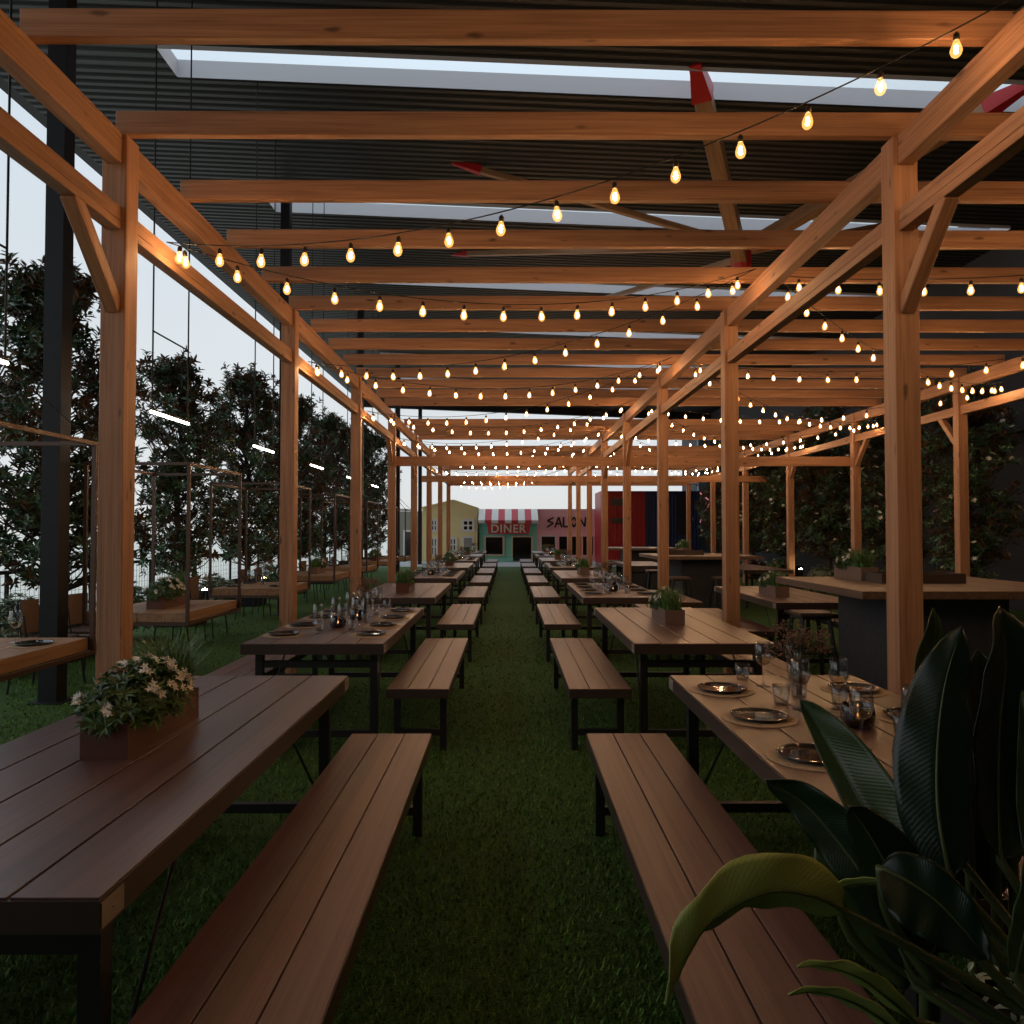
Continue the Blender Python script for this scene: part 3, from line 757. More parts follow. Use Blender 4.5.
# ------------------------------------------------------------------ hanging tables on the left
HX0, HX1, HL = -3.90, -2.93, 1.36
def make_hang():
    e_ = bpy.data.objects.new('hanging_table', None); link(e_)
    wd = HX1 - HX0; a = wd / 2; zt, zb = 2.12, .655
    mb = MB()
    for i in range(4): mb.cbox((-a + .035 + i*(wd - .07)/4 + .0008, .03, .66), (-a + .035 + (i + 1)*(wd - .07)/4 - .0008, HL - .03, .75), .003)
    mb.build('tabletop', M['slab'], e_)
    b = .028
    for sx in (-1, 1):
        for yy in (b/2, HL - b/2):
            mb = MB(); mb.obox((sx*(a - b/2), yy, zb), (sx*(a - b/2), yy, zt), b, b, (0,1,0)); mb.build('upright', M['brown_steel'], e_)
    mb = MB()
    for sx in (-1, 1): mb.obox((sx*(a - b/2), 0, zt), (sx*(a - b/2), HL, zt), b, b)
    for yy in (b/2, HL - b/2): mb.obox((-a + b, yy, zt), (a - b, yy, zt), b, b)
    mb.build('top_frame', M['brown_steel'], e_)
    mb = MB()
    for sx in (-1, 1): mb.obox((sx*(a - b/2), 0, zb - .01), (sx*(a - b/2), HL, zb - .01), b, b)
    for yy in (b/2, HL - b/2): mb.obox((-a + b, yy, zb - .01), (a - b, yy, zb - .01), b, b)
    mb.build('bottom_frame', M['brown_steel'], e_)
    zc = 2.62; y1, y2 = HL/2 - .4, HL/2 + .4; top = zr((HX0 + HX1)/2) + .03
    for yy, ye in ((y1, b/2), (y2, HL - b/2)):
        for sx in (-1, 1):
            mb = MB(); mb.tube([(sx*(a - b/2), ye, zt), (0, yy, zc)], .006, 6); mb.build('sling_cable', M['cable'], e_)
        mb = MB(); mb.tube([(0, yy, zc), (0, yy, top)], .008, 6); mb.build('drop_cable', M['cable'], e_)
    mb = MB(); mb.tube([(0, y1, 3.42), (0, y2, 3.42)], .008, 6); mb.build('spreader_bar', M['cable'], e_)
    mb = MB(); mb.tube([(0, y1 - .02, zc + .02), (0, y2 + .02, zc + .02)], .014, 10); l = mb.build('lamp_tube', M['tube'], e_, True)
    mb = MB(); mb.box((-.012, y1 - .03, zc + .033), (.012, y2 + .03, zc + .05)); mb.build('lamp_housing', M['black_steel'], l)
    return e_
HT = make_hang()
def make_chair():
    e_ = bpy.data.objects.new('wicker_chair', None); link(e_)        # faces +X
    mb = MB(); mb.cbox((-.21, -.22, .42), (.22, .22, .45), .01); mb.build('seat', M['wicker'], e_)
    mb = MB(); mb.cbox((-.19, -.2, .45), (.21, .2, .49), .016); mb.build('cushion', M['cushion'], e_)
    for a, b in ((-1,-1),(1,-1),(1,1),(-1,1)):
        mb = MB(); mb.tube([(a*.20, b*.21, .42), (a*.24, b*.235, 0)], .011, 8); mb.build('leg', M['black_steel'], e_)
    # wrap-round back: hoop, spindles and a woven panel
    arc = [(-.02 - .235*math.cos(t), .27*math.sin(t)) for t in [(-1.25 + 2.5*i/14) for i in range(15)]]
    mb = MB(); mb.tube([(x, y, .80 - .10*(abs(y)/.26)**2) for x, y in arc], .013, 8); mb.build('back_rail', M['black_steel'], e_, True)
    for i in range(0, 15, 2):
        x, y = arc[i]
        mb = MB(); mb.tube([(x*.85, y*.85, .43), (x, y, .80 - .10*(abs(y)/.26)**2)], .008, 6); mb.build('spindle', M['black_steel'], e_)
    mb = MB(); mb.quadgrid([[(x*.93 + .01, y*.93, z) for x, y in arc[3:12]] for z in (.52, .60, .70, .84)]); 
    mb.quadgrid([[(x*.93 + .022, y*.93, z) for x, y in reversed(arc[3:12])] for z in (.52, .60, .70, .84)])
    mb.build('woven_back', M['wicker'], e_, True)
    return e_
CH = make_chair()
hn = ['nearest', 'second', 'third', 'fourth', 'fifth', 'sixth', 'seventh']
for k in range(7):
    y = 4.05 + 2.92 * k; cx = (HX0 + HX1)/2
    what = 'plates' if k % 2 == 0 else 'a planter'
    inst(HT, (cx, y, 0), '%s hanging oak table in a thin steel frame, with %s on it' % (hn[k], what), 'hanging table', 'hanging tables')
    for j, dy in enumerate((.32, 1.02)):
        inst(CH, (-4.40 + .04*j, y + dy, 0), '%s tan wicker chair on the tree side of the %s hanging table' % (('nearer', 'farther')[j], hn[k]), 'chair', 'wicker chairs', rz=rnd.uniform(-.15, .15))
    if k % 2 == 1:
        inst((P_fl, P_mx)[k // 2 % 2], (cx + .02, y + .62, .75), 'planter of pale flowers on the %s hanging table' % hn[k], 'planter', 'planters on the tables')
    else:
        for sgn in (-1, 1):
            for i in range(2):
                sd = 'tree' if sgn < 0 else 'aisle'
                yy = y + .36 + .62 * i
                inst(MAT, (cx + sgn*.29, yy, .75), '%s straw placemat on the %s side of the %s hanging table' % (('nearer','farther')[i], sd, hn[k]), 'placemat', 'placemats')
                inst(PLATE, (cx + sgn*.29, yy, .7545), '%s dark plate on the %s side of the %s hanging table' % (('nearer','farther')[i], sd, hn[k]), 'plate', 'plates')
                inst(WG, (cx + sgn*.1, yy + .1, .75), '%s wine glass on the %s side of the %s hanging table' % (('nearer','farther')[i], sd, hn[k]), 'wine glass', 'wine glasses')
        if k: inst(VA, (cx, y + .70, .75), 'vase of dried flowers on the %s hanging table' % hn[k], 'vase', 'dried flower vases')

# ------------------------------------------------------------------ trees
def tree_mesh(seed, H, rad, nb, base=.9):
    r = random.Random(seed); tr, fo, fl = MB(), MB(), MB()
    pts = [Vector((r.uniform(-.04, .04)*i, r.uniform(-.04, .04)*i, H*.93*i/7)) for i in range(8)]
    tr.tube(pts, [.06*(1 - i/9) + .006 for i in range(8)], 8)
    def trunk(z):
        t = min(6.999, z/(H*.93)*7); i = int(t); return pts[i].lerp(pts[i+1], t - i)
    for b in range(nb):
        u = (b + r.random())/nb; z = base + (H - base)*u**.9
        prof = (math.sin(PI*min(1, .22 + u*.75)))**.7 * rad + .1
        a = r.uniform(0, 2*PI); rr = prof*r.uniform(.35, 1.08)
        tip = trunk(min(z, H*.92)) + Vector((math.cos(a)*rr, math.sin(a)*rr, r.uniform(.0, .3)))
        root = trunk(max(.4, min(z, H*.9) - rr*r.uniform(.4, .9)))
        mid = root.lerp(tip, .55) + Vector((math.cos(a)*rr*.1, math.sin(a)*rr*.1, -.05))
        tr.tube([root, mid, tip], [.014, .009, .004], 5)
        for c in range(r.randint(5, 7)):
            p = root.lerp(tip, r.uniform(.55, 1.0)) + rv(r)*r.uniform(.05, .24)*(.6 + .5*rad)
            out = ((tip - root).normalized()*.5 + rv(r)*.6 + Vector((0, 0, .45))).normalized()
            t1 = out.cross(Vector((.13, .2, 1))).normalized(); t2 = out.cross(t1); a0 = r.uniform(0, 6)
            m = r.randint(7, 10)
            for j in range(m):
                aa = a0 + j*2.4
                d = t1*math.cos(aa) + t2*math.sin(aa) + out*r.uniform(.1, 1.1)
                leaf(fo, p + out*.012*j, d, out, r.uniform(.10, .155), r.uniform(.038, .052), droop=r.uniform(0, .25))
            if r.random() < .10:
                q = p + out*.12
                for j in range(6):
                    aa = a0 + j*1.05; leaf(fl, q, t1*math.cos(aa) + t2*math.sin(aa) + out*.7, out, .07, .04)
    return (tr.mesh('trunk', M['bark']), fo.mesh('foliage', M['magnolia']), fl.mesh('blossoms', M['petal']))
TV = [tree_mesh(101, 4.5, .95, 215, .45), tree_mesh(202, 4.5, .88, 190, .45), tree_mesh(303, 4.5, .9, 200, .45)]
mb = MB()
for z0, z1, a, b in ((0, .5, .30, .34),):
    rows = [[(-a,-a,0),(a,-a,0),(a,a,0),(-a,a,0)], [(-b,-b,.52),(b,-b,.52),(b,b,.52),(-b,b,.52)], [(-b+.02,-b+.02,.52),(b-.02,-b+.02,.52),(b-.02,b-.02,.52),(-b+.02,b-.02,.52)], [(-b+.03,-b+.03,.46),(b-.03,-b+.03,.46),(b-.03,b-.03,.46),(-b+.03,b-.03,.46)]]
    mb.quadgrid(rows, True); mb.poly([(-b+.03,-b+.03,.46),(b-.03,-b+.03,.46),(b-.03,b-.03,.46),(-b+.03,b-.03,.46)])
pot_me = mb.mesh('pot', M['column'])
def tree(i, loc, scale, rz, label, flowers, grp):
    e_ = empty('magnolia_tree', loc, label, 'tree', grp, 0)
    tm, fm, bm_ = TV[i]
    place('pot', pot_me, e_)
    for nm, me in (('trunk', tm), ('foliage', fm)) + ((('blossoms', bm_),) if flowers else ()):
        o = place(nm, me, e_, (0, 0, .4), (0, 0, rz)); o.scale = scale
lt = [(-5.3, 9.0, .95), (-5.25, 12.2, .87), (-5.3, 15.4, .97), (-5.25, 18.4, .97), (-5.3, 21.8, 1.0), (-5.2, 25.0, 1.03), (-5.3, 28.2, 1.06)]
ln = ['tall dark magnolia behind the nearest left post and black column', 'dark magnolia between the two nearest left posts', 'dark magnolia left of the second left post', 'dark magnolia directly behind the second left post', 'dark magnolia between the second and third left posts', 'dark magnolia left of the third left post', 'farthest dark magnolia on the left, near the grey building']
for i, (x, y, s) in enumerate(lt):
    tree(i % 3, (x, y, 0), (s, s, s), i * 1.7, ln[i], False, 'magnolias along the open side')
rt = [(7.9, 12.9, .84), (8.1, 16.0, .92), (8.0, 19.0, .95), (8.0, 21.8, .95), (7.9, 24.6, .98), (7.9, 27.4, .98)]
rn = ['nearest white flowering magnolia against the dark right wall', 'white flowering magnolia right of the outer post with a brace', 'third white flowering magnolia along the dark wall', 'fourth white flowering magnolia along the dark wall', 'fifth white flowering magnolia along the dark wall', 'farthest white flowering magnolia, beside the pale blue wall']
for i, (x, y, s) in enumerate(rt):
    tree((i + 1) % 3, (x, y, 0), (s, s, s), i * 2.1 + .5, rn[i], True, 'magnolias along the right wall')

# low shrubs under the trees
SH = [shrub_mesh('foliage', 0, .42, .42, .6, 260, .085, .03, M['shrub'], 61, .15), shrub_mesh('foliage', 0, .4, .4, .5, 240, .10, .035, M['pale_leaf'], 62, .15)]
for i, (x, y, v, lb) in enumerate(((-5.32, 7.9, 1, 'pale leafy shrub beside the near black column'), (-5.32, 10.6, 0, 'green shrub behind the second hanging table'), (-5.32, 13.9, 1, 'pale shrub behind the third hanging table'), (-5.32, 17.0, 0, 'green shrub behind the fourth hanging table'), (-6.1, 9.4, 1, 'pale leafy shrub by the mesh railing'),
        (7.3, 14.4, 0, 'green shrub below the nearest flowering magnolia'), (7.2, 17.4, 1, 'pale shrub below the second flowering magnolia'), (7.2, 20.4, 0, 'green shrub below the third flowering magnolia'))):
    e_ = empty('shrub', (x, y, 0), lb, 'shrub', 'shrubs under the trees')
    place('foliage', SH[v], e_, (0, 0, .05), (0, 0, i))
    mb = MB()
    for j in range(6): mb.tube([(.02*math.cos(j), .02*math.sin(j), 0), (.2*math.cos(j), .2*math.sin(j), .4)], .008, 5)
    mb.build('stems', M['bark'], e_)
# small garden uplights
for i, (x, y, lb) in enumerate(((-4.75, 11.9, 'small lit garden lamp behind the third hanging table'), (-4.8, 14.9, 'small lit garden lamp behind the fourth hanging table'), (6.6, 13.2, 'small lit garden lamp below the nearest flowering magnolia'), (7.0, 18.2, 'small lit garden lamp below the third flowering magnolia'))):
    e_ = empty('garden_lamp', (x, y, 0), lb, 'lamp', 'garden lamps')
    mb = MB(); mb.tube([(0, 0, 0), (0, 0, .5)], .012, 8); mb.build('spike', M['black_steel'], e_)
    mb = MB(); mb.lathe([(.0, .5), (.04, .5), (.05, .56), (.046, .58), (.03, .575), (0, .572)], 14); mb.build('housing', M['black_steel'], e_, True)
    mb = MB(); mb.lathe([(.044, .58), (.036, .60), (0, .61)], 14); mb.build('lens', M['uplight'], e_, True)

# mesh railing on the open left side
ra = empty('railing', (-6.6, 4, 0), 'black railing with wire mesh along the open left side', 'railing')
mb = MB(); mb.box((-.03, 0, .93), (.03, 28, .98)); mb.build('top_rail', M['column'], ra)
mb = MB(); mb.box((-.015, 0, .08), (.015, 28, .11)); mb.build('bottom_rail', M['column'], ra)
for i in range(15):
    mb = MB(); mb.box((-.02, i*2 - (.04 if i == 14 else 0), 0), (.02, i*2 + (.04 if i < 14 else 0), .93)); mb.build('post', M['column'], ra)
mb = MB()
for i in range(1, 280): mb.box((-.002, i*.1 - .002, .11), (.002, i*.1 + .002, .93))
for i in range(8): mb.box((-.0018, 0, .2 + i*.1), (.0018, 28, .204 + i*.1))
mb.build('wire_mesh', M['column'], ra)

# ------------------------------------------------------------------ roof struts (timber with red shoes)
ts = empty('roof_strut', (3.4, 12, 5.5), 'cluster of timber roof struts with red steel shoes under the roof', 'roof struts')
TO = Vector((3.4, 12, 5.5))
def strut(a, b, w_, shoe=True):
    a, b = Vector(a), Vector(b); d = (b - a).normalized()
    me_b = MB(); L_ = (b - a).length; me_b.cbox((-w_/2, 0, -w_/2), (w_/2, L_ - (.38 if shoe else 0), w_/2), .01)
    q = d.to_track_quat('Y', 'Z').to_euler()
    me_b.build('strut', M['slab'], ts, loc=a - TO, rot=q)
    if shoe:
        s = MB(); h = w_*.72
        rows = [[(sx*ww, yy, sz*ww) for sx, sz in ((-1,-1),(1,-1),(1,1),(-1,1))] for yy, ww in ((0, w_*.6), (.1, w_*.56), (.4, w_*.36), (.5, w_*.34))]
        s.quadgrid(rows, True); s.poly(rows[0][::-1]); s.poly(rows[-1])
        s.build('shoe', M['red_steel'], ts, loc=b - d*.44 - TO, rot=q)
def up_to_roof(xp, yp):
    """where the sight line through a pixel meets the roof"""
    v = px(xp, yp, 1) - Vector((0, 0, 1.5)); t = (Z0 + .03 + SL*XL - 1.5) / (v.z + SL*v.x)
    return Vector((0, 0, 1.5)) + v*t
N_ = px(741, 262, 12.6)
strut(N_, up_to_roof(696, 66), .22)
strut(N_ + Vector((0, .1, .2)), up_to_roof(1022, 88), .2)
strut(N_ + Vector((0, .15, .35)), up_to_roof(455, 163), .10)
strut(N_ + Vector((0, .15, .3)), up_to_roof(453, 254), .10)
strut(N_ + Vector((0, .15, .1)), up_to_roof(590, 303), .10)
strut(N_ + Vector((0, .15, .2)), up_to_roof(940, 215), .10)
mb = MB(); mb.lathe([(0, -.22), (.12, -.2), (.17, -.05), (.17, .2), (.12, .36), (0, .38)], 10); mb.build('node_casting', M['red_steel'], ts, loc=N_ - TO)

# ------------------------------------------------------------------ the little street at the far end
YF = 38.0; q_ = YF / F
def fx(x): return (x - 509) * q_
def fz(y): return max(0, 1.5 + (531 - y) * q_)
def text_mesh(body, w_, h_, mat, name, parent, loc, ext=.03, shear=0, bold=0):
    cu = bpy.data.curves.new(name, 'FONT'); cu.body = body; cu.extrude = ext; cu.align_x = 'CENTER'; cu.align_y = 'CENTER'; cu.shear = shear; cu.offset = bold; cu.space_character = 1.12
    to = bpy.data.objects.new(name, cu); COL.objects.link(to)
    bpy.context.view_layer.update()
    dg = bpy.context.evaluated_depsgraph_get(); me = bpy.data.meshes.new_from_object(to.evaluated_get(dg))
    bpy.data.objects.remove(to); me.materials.clear(); me.materials.append(mat)
    xs = [v.co.x for v in me.vertices]; ys = [v.co.y for v in me.vertices]
    sx_, sy_ = w_ / (max(xs) - min(xs)), h_ / (max(ys) - min(ys))
    cx_, cy_ = (max(xs) + min(xs))/2, (max(ys) + min(ys))/2
    for v in me.vertices: v.co.x = (v.co.x - cx_)*sx_; v.co.y = (v.co.y - cy_)*sy_
    me.name = name
    return place(name, me, parent, loc, (PI/2, 0, 0))
C = lambda n, c, r=.7: plain(n, c, r, noise=.08, nscale=2)
yel, teal, pink, cream = C('yellow render', (.70, .57, .28)), C('teal paint', (.20, .56, .44)), C('pink render', (.74, .38, .40)), C('cream paint', (.55, .48, .36))
redp, blackg, whitep = C('red paint', (.42, .03, .04)), plain('dark glass', (.006, .006, .007), .1), C('white paint', (.6, .57, .52))
# diner
dn = empty('diner_building', (fx(508), YF, 0), 'small teal diner front with striped awning and red sign', 'building')
DX = fx(508)
mb = MB(); mb.box((fx(479.5) - DX, 0, 0), (fx(537) - DX, 3, fz(509))); mb.build('wall', teal, dn)
def opening(parent, base, x0, y0, x1, y1, frame, glassm, name='window', fw=.09, bars=(0, 0), off=0):
    a, b, z1, z0 = fx(x0) - base, fx(x1) - base, fz(y0), fz(y1)
    mb = MB(); mb.box((a, -.06 - off, z0), (a + fw, .0 - off, z1)); mb.box((b - fw, -.06 - off, z0), (b, 0 - off, z1)); mb.box((a + fw, -.06 - off, z1 - fw), (b - fw, 0 - off, z1))
    if z0 > .05: mb.box((a + fw, -.06 - off, z0), (b - fw, 0 - off, z0 + fw))
    for i in range(bars[0]):
        xx = a + (b - a)*(i + 1)/(bars[0] + 1); mb.box((xx - .04, -.055 - off, z0 + .01), (xx + .04, -.002 - off, z1 - .01))
    for i in range(bars[1]):
        zz_ = z0 + (z1 - z0)*(i + 1)/(bars[1] + 1); mb.box((a + .01, -.053 - off, zz_ - .04), (b - .01, -.003 - off, zz_ + .04))
    f = mb.build(name, frame, parent)
    mb = MB(); mb.box((a + .02, -.03 - off, max(z0, .0) + .02), (b - .02, -.012 - off, z1 - .02)); mb.build('pane', glassm, f)
    return f
opening(dn, DX, 484, 535.5, 504.5, 556, cream, blackg, 'window')
opening(dn, DX, 511, 535.5, 533, 562, cream, blackg, 'door')
mb = MB(); nst = 9; x0, x1 = fx(479) - DX, fx(537.5) - DX
for i in range(nst):
    a, b = x0 + (x1 - x0)*i/nst, x0 + (x1 - x0)*(i + 1)/nst; mi = (0 if i % 2 else 1)
    za, zb, zc = fz(509), fz(520.5), fz(523.5)
    mb.quadgrid([[(a, -.02, za), (b, -.02, za)], [(a, -.95, zb), (b, -.95, zb)], [(a, -.95, zc), (b, -.95, zc)]], False, mi)
    mb.quadgrid([[(b, -.02, za - .03), (a, -.02, za - .03)], [(b, -.93, zb - .03), (a, -.93, zb - .03)], [(b, -.93, zc), (a, -.93, zc)]], False, mi)
mb.poly([(x0, -.02, za), (x0, -.95, zb), (x0, -.02, zb)], 0); mb.poly([(x1, -.02, za), (x1, -.02, zb), (x1, -.95, zb)], 0)
mb.build('awning', [redp, whitep], dn)
mb = MB(); a, b = fx(487) - DX, fx(530.5) - DX; za, zb = fz(523), fz(534)
mb.quadgrid([[(a, -.9, za), (b, -.9, za), (b - .1, -.9, zb), (a + .1, -.9, zb)], [(a, -.8, za), (b, -.8, za), (b - .1, -.8, zb), (a + .1, -.8, zb)]], True)
mb.poly([(a, -.9, za), (a + .1, -.9, zb), (b - .1, -.9, zb), (b, -.9, za)]); mb.poly([(a, -.8, za), (b, -.8, za), (b - .1, -.8, zb), (a + .1, -.8, zb)])
for xx in (a + .4, b - .4): mb.box((xx - .03, -.8, fz(530)), (xx + .03, 0, fz(530) + .06))
sg = mb.build('sign', redp, dn)
text_mesh('DINER', fx(526) - fx(492), .40, cream, 'lettering', sg, ((a + b)/2, -.93, fz(528.6)), bold=.02)
mb = MB(); mb.box((fx(497) - DX, -.9, 0), (fx(513) - DX, -.06, .16)); mb.build('doorstep', teal, dn)
# yellow house
yh = empty('yellow_house', (fx(454), YF - .3, 0), 'small yellow gabled house front left of the diner', 'building'); HXo = fx(454)
q2 = (YF - .3)/F
mb = MB(); prof = [(fx(423) - HXo, 0), (fx(478.6) - HXo - .05, 0), (fx(478.6) - HXo - .05, fz(509)), (fx(454) - HXo, fz(501)), (fx(423) - HXo, fz(508.5))]
mb.quadgrid([[(x, 0, z) for x, z in prof], [(x, 3, z) for x, z in prof]], True); mb.poly([(x, 0, z) for x, z in prof]); mb.poly([(x, 3, z) for x, z in reversed(prof)])
mb.build('wall', yel, yh)
opening(yh, HXo, 462, 519, 475, 532, whitep, blackg, 'window', .12, (1, 1))
opening(yh, HXo, 431, 519, 438.5, 532, whitep, blackg, 'window', .1, (1, 1))
opening(yh, HXo, 431, 537, 438.5, 556, whitep, blackg, 'window', .1, (1, 1))
opening(yh, HXo, 449, 537, 458, 552, whitep, blackg, 'window', .12, (1, 1))
opening(yh, HXo, 462.5, 536, 474.5, 562, whitep, C('grey door paint', (.25, .24, .22)), 'door', .1, (0, 1))
mb = MB()
for (xa, za), (xb, zb) in (((prof[2][0] + .03, prof[2][1]), prof[3]), (prof[3], (prof[4][0] - .03, prof[4][1]))):
    mb.obox((xa, 1.45, za + .03), (xb, 1.45, zb + .03), 3.2, .06, (0, 0, 1))
mb.build('roof', yel, yh)
# salon
sa = empty('salon_building', (fx(566), YF, 0), 'pink salon front with black painted lettering right of the diner', 'building'); SXo = fx(566)
mb = MB(); mb.box((fx(537.2) - SXo, 0, 0), (fx(596) - SXo, 3, fz(509))); mb.build('wall', pink, sa)
blk = plain('black lettering paint', (.01, .01, .01), .6)
# angular brush letters S A L O N
mb = MB(); hz = .46; lw = .085
def stroke(pts):
    for p, q in zip(pts[:-1], pts[1:]): mb.obox((p[0], -.02, p[1]), (q[0], -.02, q[1]), .04, lw, (0, 0, 1)) if abs(p[0]-q[0]) > .02 else mb.obox((p[0], -.02, p[1]), (q[0], -.02, q[1]), lw, .04, (0, 1, 0))
glyph = {'S': [[(.36, .95), (.02, .66), (.34, .42), (.0, .02)]], 'A': [[(0, 0), (.2, 1)], [(.2, 1), (.38, .0)], [(.08, .36), (.32, .36)]], 'L': [[(.04, 1), (.04, .06)], [(.04, .06), (.32, .1)]],
         'O': [[(.18, 1), (0, .55)], [(0, .55), (.16, .05)], [(.16, .05), (.36, .5)], [(.36, .5), (.18, 1)]], 'N': [[(0, 0), (.05, .95)], [(.05, .95), (.34, .1)], [(.34, .1), (.38, 1)]]}
for i, ch in enumerate('SALON'):
    ox = fx(547) - SXo + i * (fx(586.5) - fx(547) - .1)/4.75; oz = fz(527.5)
    for st in glyph[ch]: stroke([(ox + x_*.92, oz + z_*.52) for x_, z_ in st])
mb.build('lettering', blk, sa)
opening(sa, SXo, 540.5, 535.5, 556, 552, whitep, blackg, 'window', .05)
opening(sa, SXo, 558, 535.5, 568, 562, pink, blackg, 'door', .05)
opening(sa, SXo, 570, 535.5, 594, 556, pink, blackg, 'window', .05, (1, 0))
# grey building, containers, pale wall
gb = empty('grey_building', (fx(408), YF + .5, 0), 'low grey building front behind the farthest left posts', 'building')
mb = MB(); mb.box((fx(392) - fx(408), 0, 0), (fx(421.5) - fx(408), 3, fz(511))); mb.build('wall', C('grey render', (.22, .22, .18)), gb)
opening(gb, fx(408), 402, 530, 412, 562, whitep, blackg, 'door')
def container(x0, x1, ytop, Y, col, label, marks):
    q3 = Y / F; X0, X1 = (x0 - 509)*q3, (x1 - 509)*q3; H_ = 1.5 + (531 - ytop)*q3; c = (X0 + X1)/2
    e_ = empty('shipping_container', (c, Y, 0), label, 'shipping container', 'shipping containers')
    mt = plain('container paint', col, .45, .1); hw = (X1 - X0)/2
    mb = MB(); n = 16; pts = []
    for i in range(n):
        a = -hw + .08 + (2*hw - .16)*i/n; p = (2*hw - .16)/n
        pts += [(a, 0), (a + p*.3, 0), (a + p*.5, .035), (a + p*.8, .035)]
    pts.append((hw - .08, 0))
    mb.quadgrid([[(x, y, z) for x, y in pts] for z in (.12, H_ - .12)]); mb.build('ribbed_wall', mt, e_)
    mb = MB()
    for xx in (-hw, hw - .08): mb.box((xx, -.03, 0), (xx + .08, 2.4, H_))
    mb.box((-hw + .08, -.03, 0), (hw - .08, 2.4, .12)); mb.box((-hw + .08, -.03, H_ - .12), (hw - .08, 2.4, H_))
    mb.build('frame', mt, e_)
    mb = MB(); mb.box((-hw + .08, .05, .12), (hw - .08, 2.4, H_ - .12)); mb.build('body', mt, e_)
    for (a0, a1, z0, z1) in marks:
        mb = MB(); mb.box((-hw + a0*2*hw, -.05, z0*H_), (-hw + a1*2*hw, .0, z1*H_)); mb.build('hatch', plain('black hatch', (.012, .012, .014), .4), e_)
container(601, 645, 491, 34.5, (.36, .012, .016), 'red shipping container right of the salon', [(.22, .5, .80, .90), (.22, .5, .56, .63)])
container(645.5, 700, 491, 34.5, (.012, .022, .085), 'navy shipping container beside the red one', [(.6, .75, .4, .95)])
pw = MB(); pw.box((10.0 - .5, 40, 0), (14, 40.3, 5)); 
mb = MB(); X0 = (699 - 509)*36/F; mb.box((X0, 36, -.05), (9.6, 36.3, 6.8)); struct('wall_far', mb, plain('pale blue wall paint', (.20, .28, .36), .8))
ne = empty('neon_sign', (X0 + .3, 35.95, 2.4), 'thin pink zigzag neon line on the pale blue wall', 'neon sign')
mb = MB(); mb.tube([(-.3, 0, .95), (.25, 0, .5), (-.3, 0, -.55)], .02, 6); mb.build('neon_tube', emis('pink neon', (1, .35, .35), .9), ne)
mb = MB(); 
for zz_ in (.8, -.3): mb.box((-.21 if zz_ > 0 else -.2, 0, zz_), (-.17, .05, zz_ + .04))
mb.build('clip', M['white_metal'], ne)

# ------------------------------------------------------------------ big leafy plant in front, lower right
bp_ = empty('bird_of_paradise_plant', (1.12, 1.2, 0), 'large bird-of-paradise plant with broad dark leaves in the right foreground', 'plant')
BO = Vector((1.12, 1.2, 0))
mb = MB(); a0, a1, b0, b1, hh, t = -.30, .36, -.28, .26, .66, .02
mb.box((a0, b0, 0), (a1, b1, .02)); mb.box((a0, b0, .02), (a0 + t, b1, hh)); mb.box((a1 - t, b0, .02), (a1, b1, hh)); mb.box((a0 + t, b0, .02), (a1 - t, b0 + t, hh)); mb.box((a0 + t, b1 - t, .02), (a1 - t, b1, hh))
mb.build('planter_box', M['column'], bp_)
mb = MB(); mb.box((a0 + t, b0 + t, .58), (a1 - t, b1 - t, .635)); mb.build('soil', M['soil'], bp_)
def catmull(P, n):
    P = [P[0]*2 - P[1]] + P + [P[-1]*2 - P[-2]]; out = []
    m = len(P) - 3
    for i in range(n + 1):
        u = min(m - 1e-6, m*i/n); k = int(u); t = u - k; a, b, c, d = P[k:k+4]
        out.append(.5*((2*b) + (c - a)*t + (2*a - 5*b + 4*c - d)*t*t + (3*b - a - 3*c + d)*t**3))
    return out
def big_leaf(spine, W, mat, side, fold=.35, wave=.01, skew=(1, 1), seed=0, curl=0, stalk=None):
    """blade from base to tip over a spine of (pixel x, y, distance); side = direction of the blade's right half"""
    r = random.Random(seed); n = 22; mcols = 6
    S = catmull([px(*p) for p in spine], n); side = Vector(side).normalized()
    rows = []; uv = []
    for i, p in enumerate(S):
        u = i / n
        d = (S[min(i+1, n)] - S[max(i-1, 0)]).normalized()
        x = (side - d*side.dot(d)).normalized(); nn = x.cross(d)
        wdt = W * (math.sin(PI*min(1, max(0, u))**.75))**.62 * (1 if u < .999 else 0) if 0 < u < 1 else 0
        row = []
        for j in range(-mcols, mcols + 1):
            v = j / mcols; a = abs(v)
            sk = skew[1] if v > 0 else skew[0]
            off = x*v*wdt*sk*math.cos(fold*a) + nn*(a*wdt*sk*math.sin(fold) - curl*a*a*wdt + wave*math.sin(u*23 + v*3 + seed)*a)
            row.append(p + off - BO)
        rows.append(row); uv.append([(u*1.0 + abs(jj)/mcols*.12, jj/mcols) for jj in range(-mcols, mcols + 1)])
    mb = MB(); mb.quadgrid(rows)
    me = mb.mesh('leaf', mat, True)
    ul = me.uv_layers.new(name='UVMap'); flat = [c for rw in uv for c in rw]
    for lp in me.loops: ul.data[lp.index].uv = flat[lp.vertex_index]
    o = place('leaf', me, bp_)
    md = o.modifiers.new('thickness', 'SOLIDIFY'); md.thickness = .0016; md.offset = 0
    # midrib and stalk
    base = S[0]; soil = Vector((1.12 + r.uniform(-.10, .12), 1.24 + r.uniform(-.06, .06), .59)) if stalk is None else Vector(stalk)
    d0 = (S[0] - S[1]).normalized()
    L_ = (base - soil).length
    st = catmull([soil, soil.lerp(base, .5) + d0*L_*.12, base], 10)
    mb = MB(); mb.tube([p - BO for p in st] + [S[i] - BO for i in range(1, n)], [.011 - .0003*i for i in range(11)] + [.0032*(1 - i/n) + .0006 for i in range(1, n)], 7)
    rb = mb.build('leaf_stalk', M['stem'], o, True)
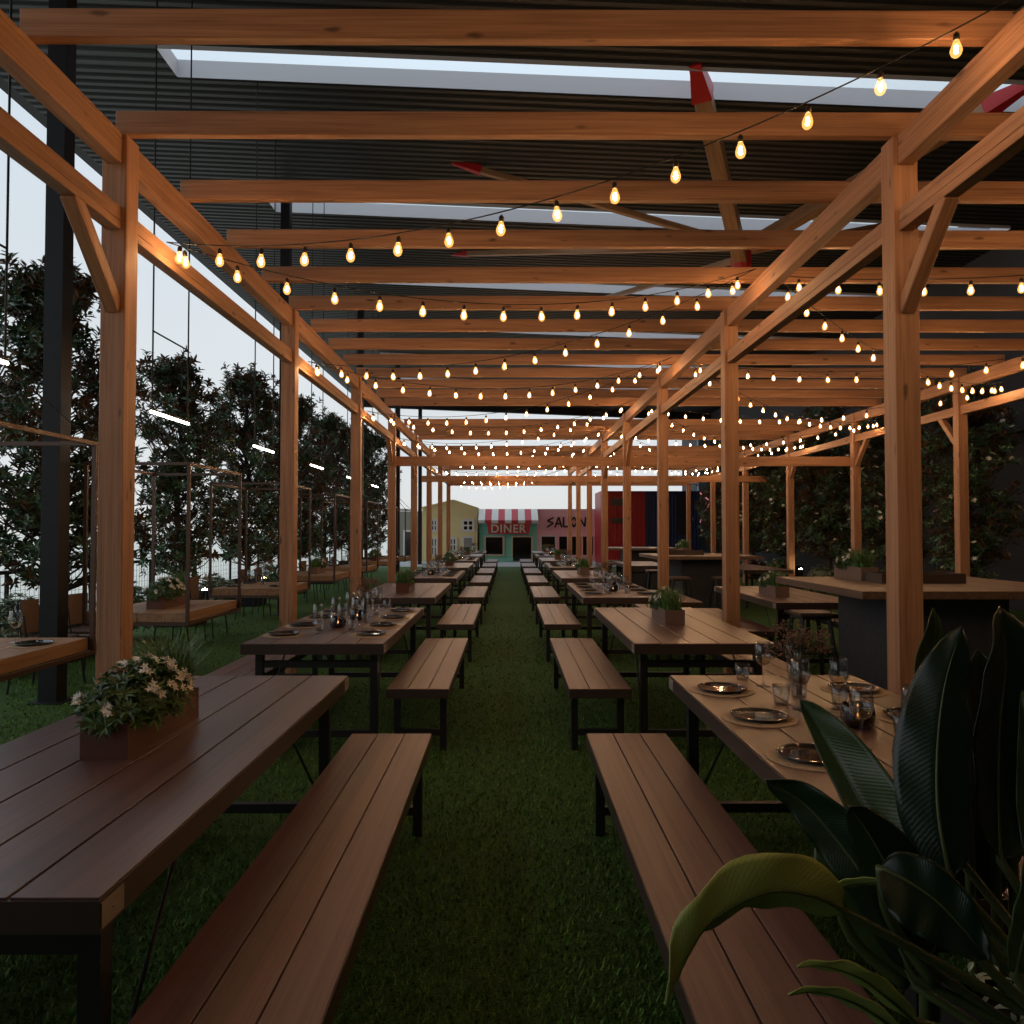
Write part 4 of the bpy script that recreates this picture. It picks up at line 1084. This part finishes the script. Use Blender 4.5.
D, Mi, Ye = M['bop_dark'], M['bop_mid'], M['bop_yellow']
Rt = (1, 0, 0)
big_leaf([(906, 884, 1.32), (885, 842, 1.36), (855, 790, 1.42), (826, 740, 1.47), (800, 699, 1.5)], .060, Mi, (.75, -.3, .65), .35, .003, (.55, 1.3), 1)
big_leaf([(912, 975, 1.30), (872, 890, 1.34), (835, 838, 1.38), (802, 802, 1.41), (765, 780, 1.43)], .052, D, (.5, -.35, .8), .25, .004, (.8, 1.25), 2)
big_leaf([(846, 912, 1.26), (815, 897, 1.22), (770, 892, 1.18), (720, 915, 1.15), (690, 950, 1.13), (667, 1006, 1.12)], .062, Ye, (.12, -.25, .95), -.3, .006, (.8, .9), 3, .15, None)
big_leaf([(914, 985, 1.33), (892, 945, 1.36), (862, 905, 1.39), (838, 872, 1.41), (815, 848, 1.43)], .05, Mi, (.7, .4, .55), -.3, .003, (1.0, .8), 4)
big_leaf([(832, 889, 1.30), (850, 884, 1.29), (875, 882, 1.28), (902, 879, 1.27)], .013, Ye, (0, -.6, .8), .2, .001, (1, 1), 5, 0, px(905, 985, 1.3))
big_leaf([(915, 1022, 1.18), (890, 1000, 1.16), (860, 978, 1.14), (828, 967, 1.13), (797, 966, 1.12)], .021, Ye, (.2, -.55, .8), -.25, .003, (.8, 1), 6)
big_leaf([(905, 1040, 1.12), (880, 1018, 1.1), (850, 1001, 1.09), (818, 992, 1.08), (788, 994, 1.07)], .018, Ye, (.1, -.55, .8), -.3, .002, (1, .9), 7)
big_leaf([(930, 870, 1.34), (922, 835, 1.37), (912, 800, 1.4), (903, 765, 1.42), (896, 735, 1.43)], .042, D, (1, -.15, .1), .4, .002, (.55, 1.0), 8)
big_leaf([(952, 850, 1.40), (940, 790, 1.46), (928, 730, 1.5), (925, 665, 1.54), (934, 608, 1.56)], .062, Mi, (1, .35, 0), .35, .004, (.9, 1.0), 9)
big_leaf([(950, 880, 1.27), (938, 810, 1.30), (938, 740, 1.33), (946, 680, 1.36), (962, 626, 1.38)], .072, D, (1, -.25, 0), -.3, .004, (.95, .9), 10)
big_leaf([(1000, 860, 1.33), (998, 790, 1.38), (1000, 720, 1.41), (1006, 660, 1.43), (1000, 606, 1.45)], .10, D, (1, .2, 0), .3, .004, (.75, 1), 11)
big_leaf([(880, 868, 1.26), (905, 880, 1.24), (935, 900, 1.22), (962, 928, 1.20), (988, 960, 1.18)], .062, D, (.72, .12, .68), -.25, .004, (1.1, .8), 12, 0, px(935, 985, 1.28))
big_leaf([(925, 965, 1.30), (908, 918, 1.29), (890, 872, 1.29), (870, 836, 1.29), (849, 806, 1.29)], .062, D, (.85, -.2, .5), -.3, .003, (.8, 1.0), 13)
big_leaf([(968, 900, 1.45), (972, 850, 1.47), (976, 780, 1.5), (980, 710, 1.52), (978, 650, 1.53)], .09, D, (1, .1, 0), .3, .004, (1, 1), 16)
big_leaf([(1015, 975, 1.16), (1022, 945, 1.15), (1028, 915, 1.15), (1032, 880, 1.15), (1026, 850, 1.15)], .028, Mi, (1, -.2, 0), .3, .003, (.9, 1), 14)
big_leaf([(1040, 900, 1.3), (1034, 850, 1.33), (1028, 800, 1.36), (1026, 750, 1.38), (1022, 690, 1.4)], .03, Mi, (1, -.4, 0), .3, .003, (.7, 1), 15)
for x0, y0, x1, y1, d in ((972, 955, 968, 780, 1.42), (998, 958, 994, 770, 1.42), (925, 965, 928, 880, 1.33), (1015, 955, 1012, 780, 1.42)):
    mb = MB(); a, b = px(x0, y0, d), px(x1, y1, d); mb.tube([Vector((a.x, min(max(a.y, .98), 1.4), .59)) - BO, a - BO, a.lerp(b, .5) - BO, b - BO], [.011, .010, .009, .006], 8); mb.build('stalk', M['stem'], bp_, True)
r = random.Random(9); mb = MB()
for i in range(1100):
    p = Vector((r.uniform(a0 + .03, a1 - .03), r.uniform(b0 + .03, b1 - .03), .64 + r.uniform(0, .07)))
    leaf(mb, p, rv(r) + Vector((0, 0, .5)), Vector((0, 0, 1)), r.uniform(.02, .034), .010)
o = mb.build('groundcover', leafmat('pale ground cover leaf', (.42, .46, .30), (.36, .40, .26)), bp_); o['kind'] = 'stuff'
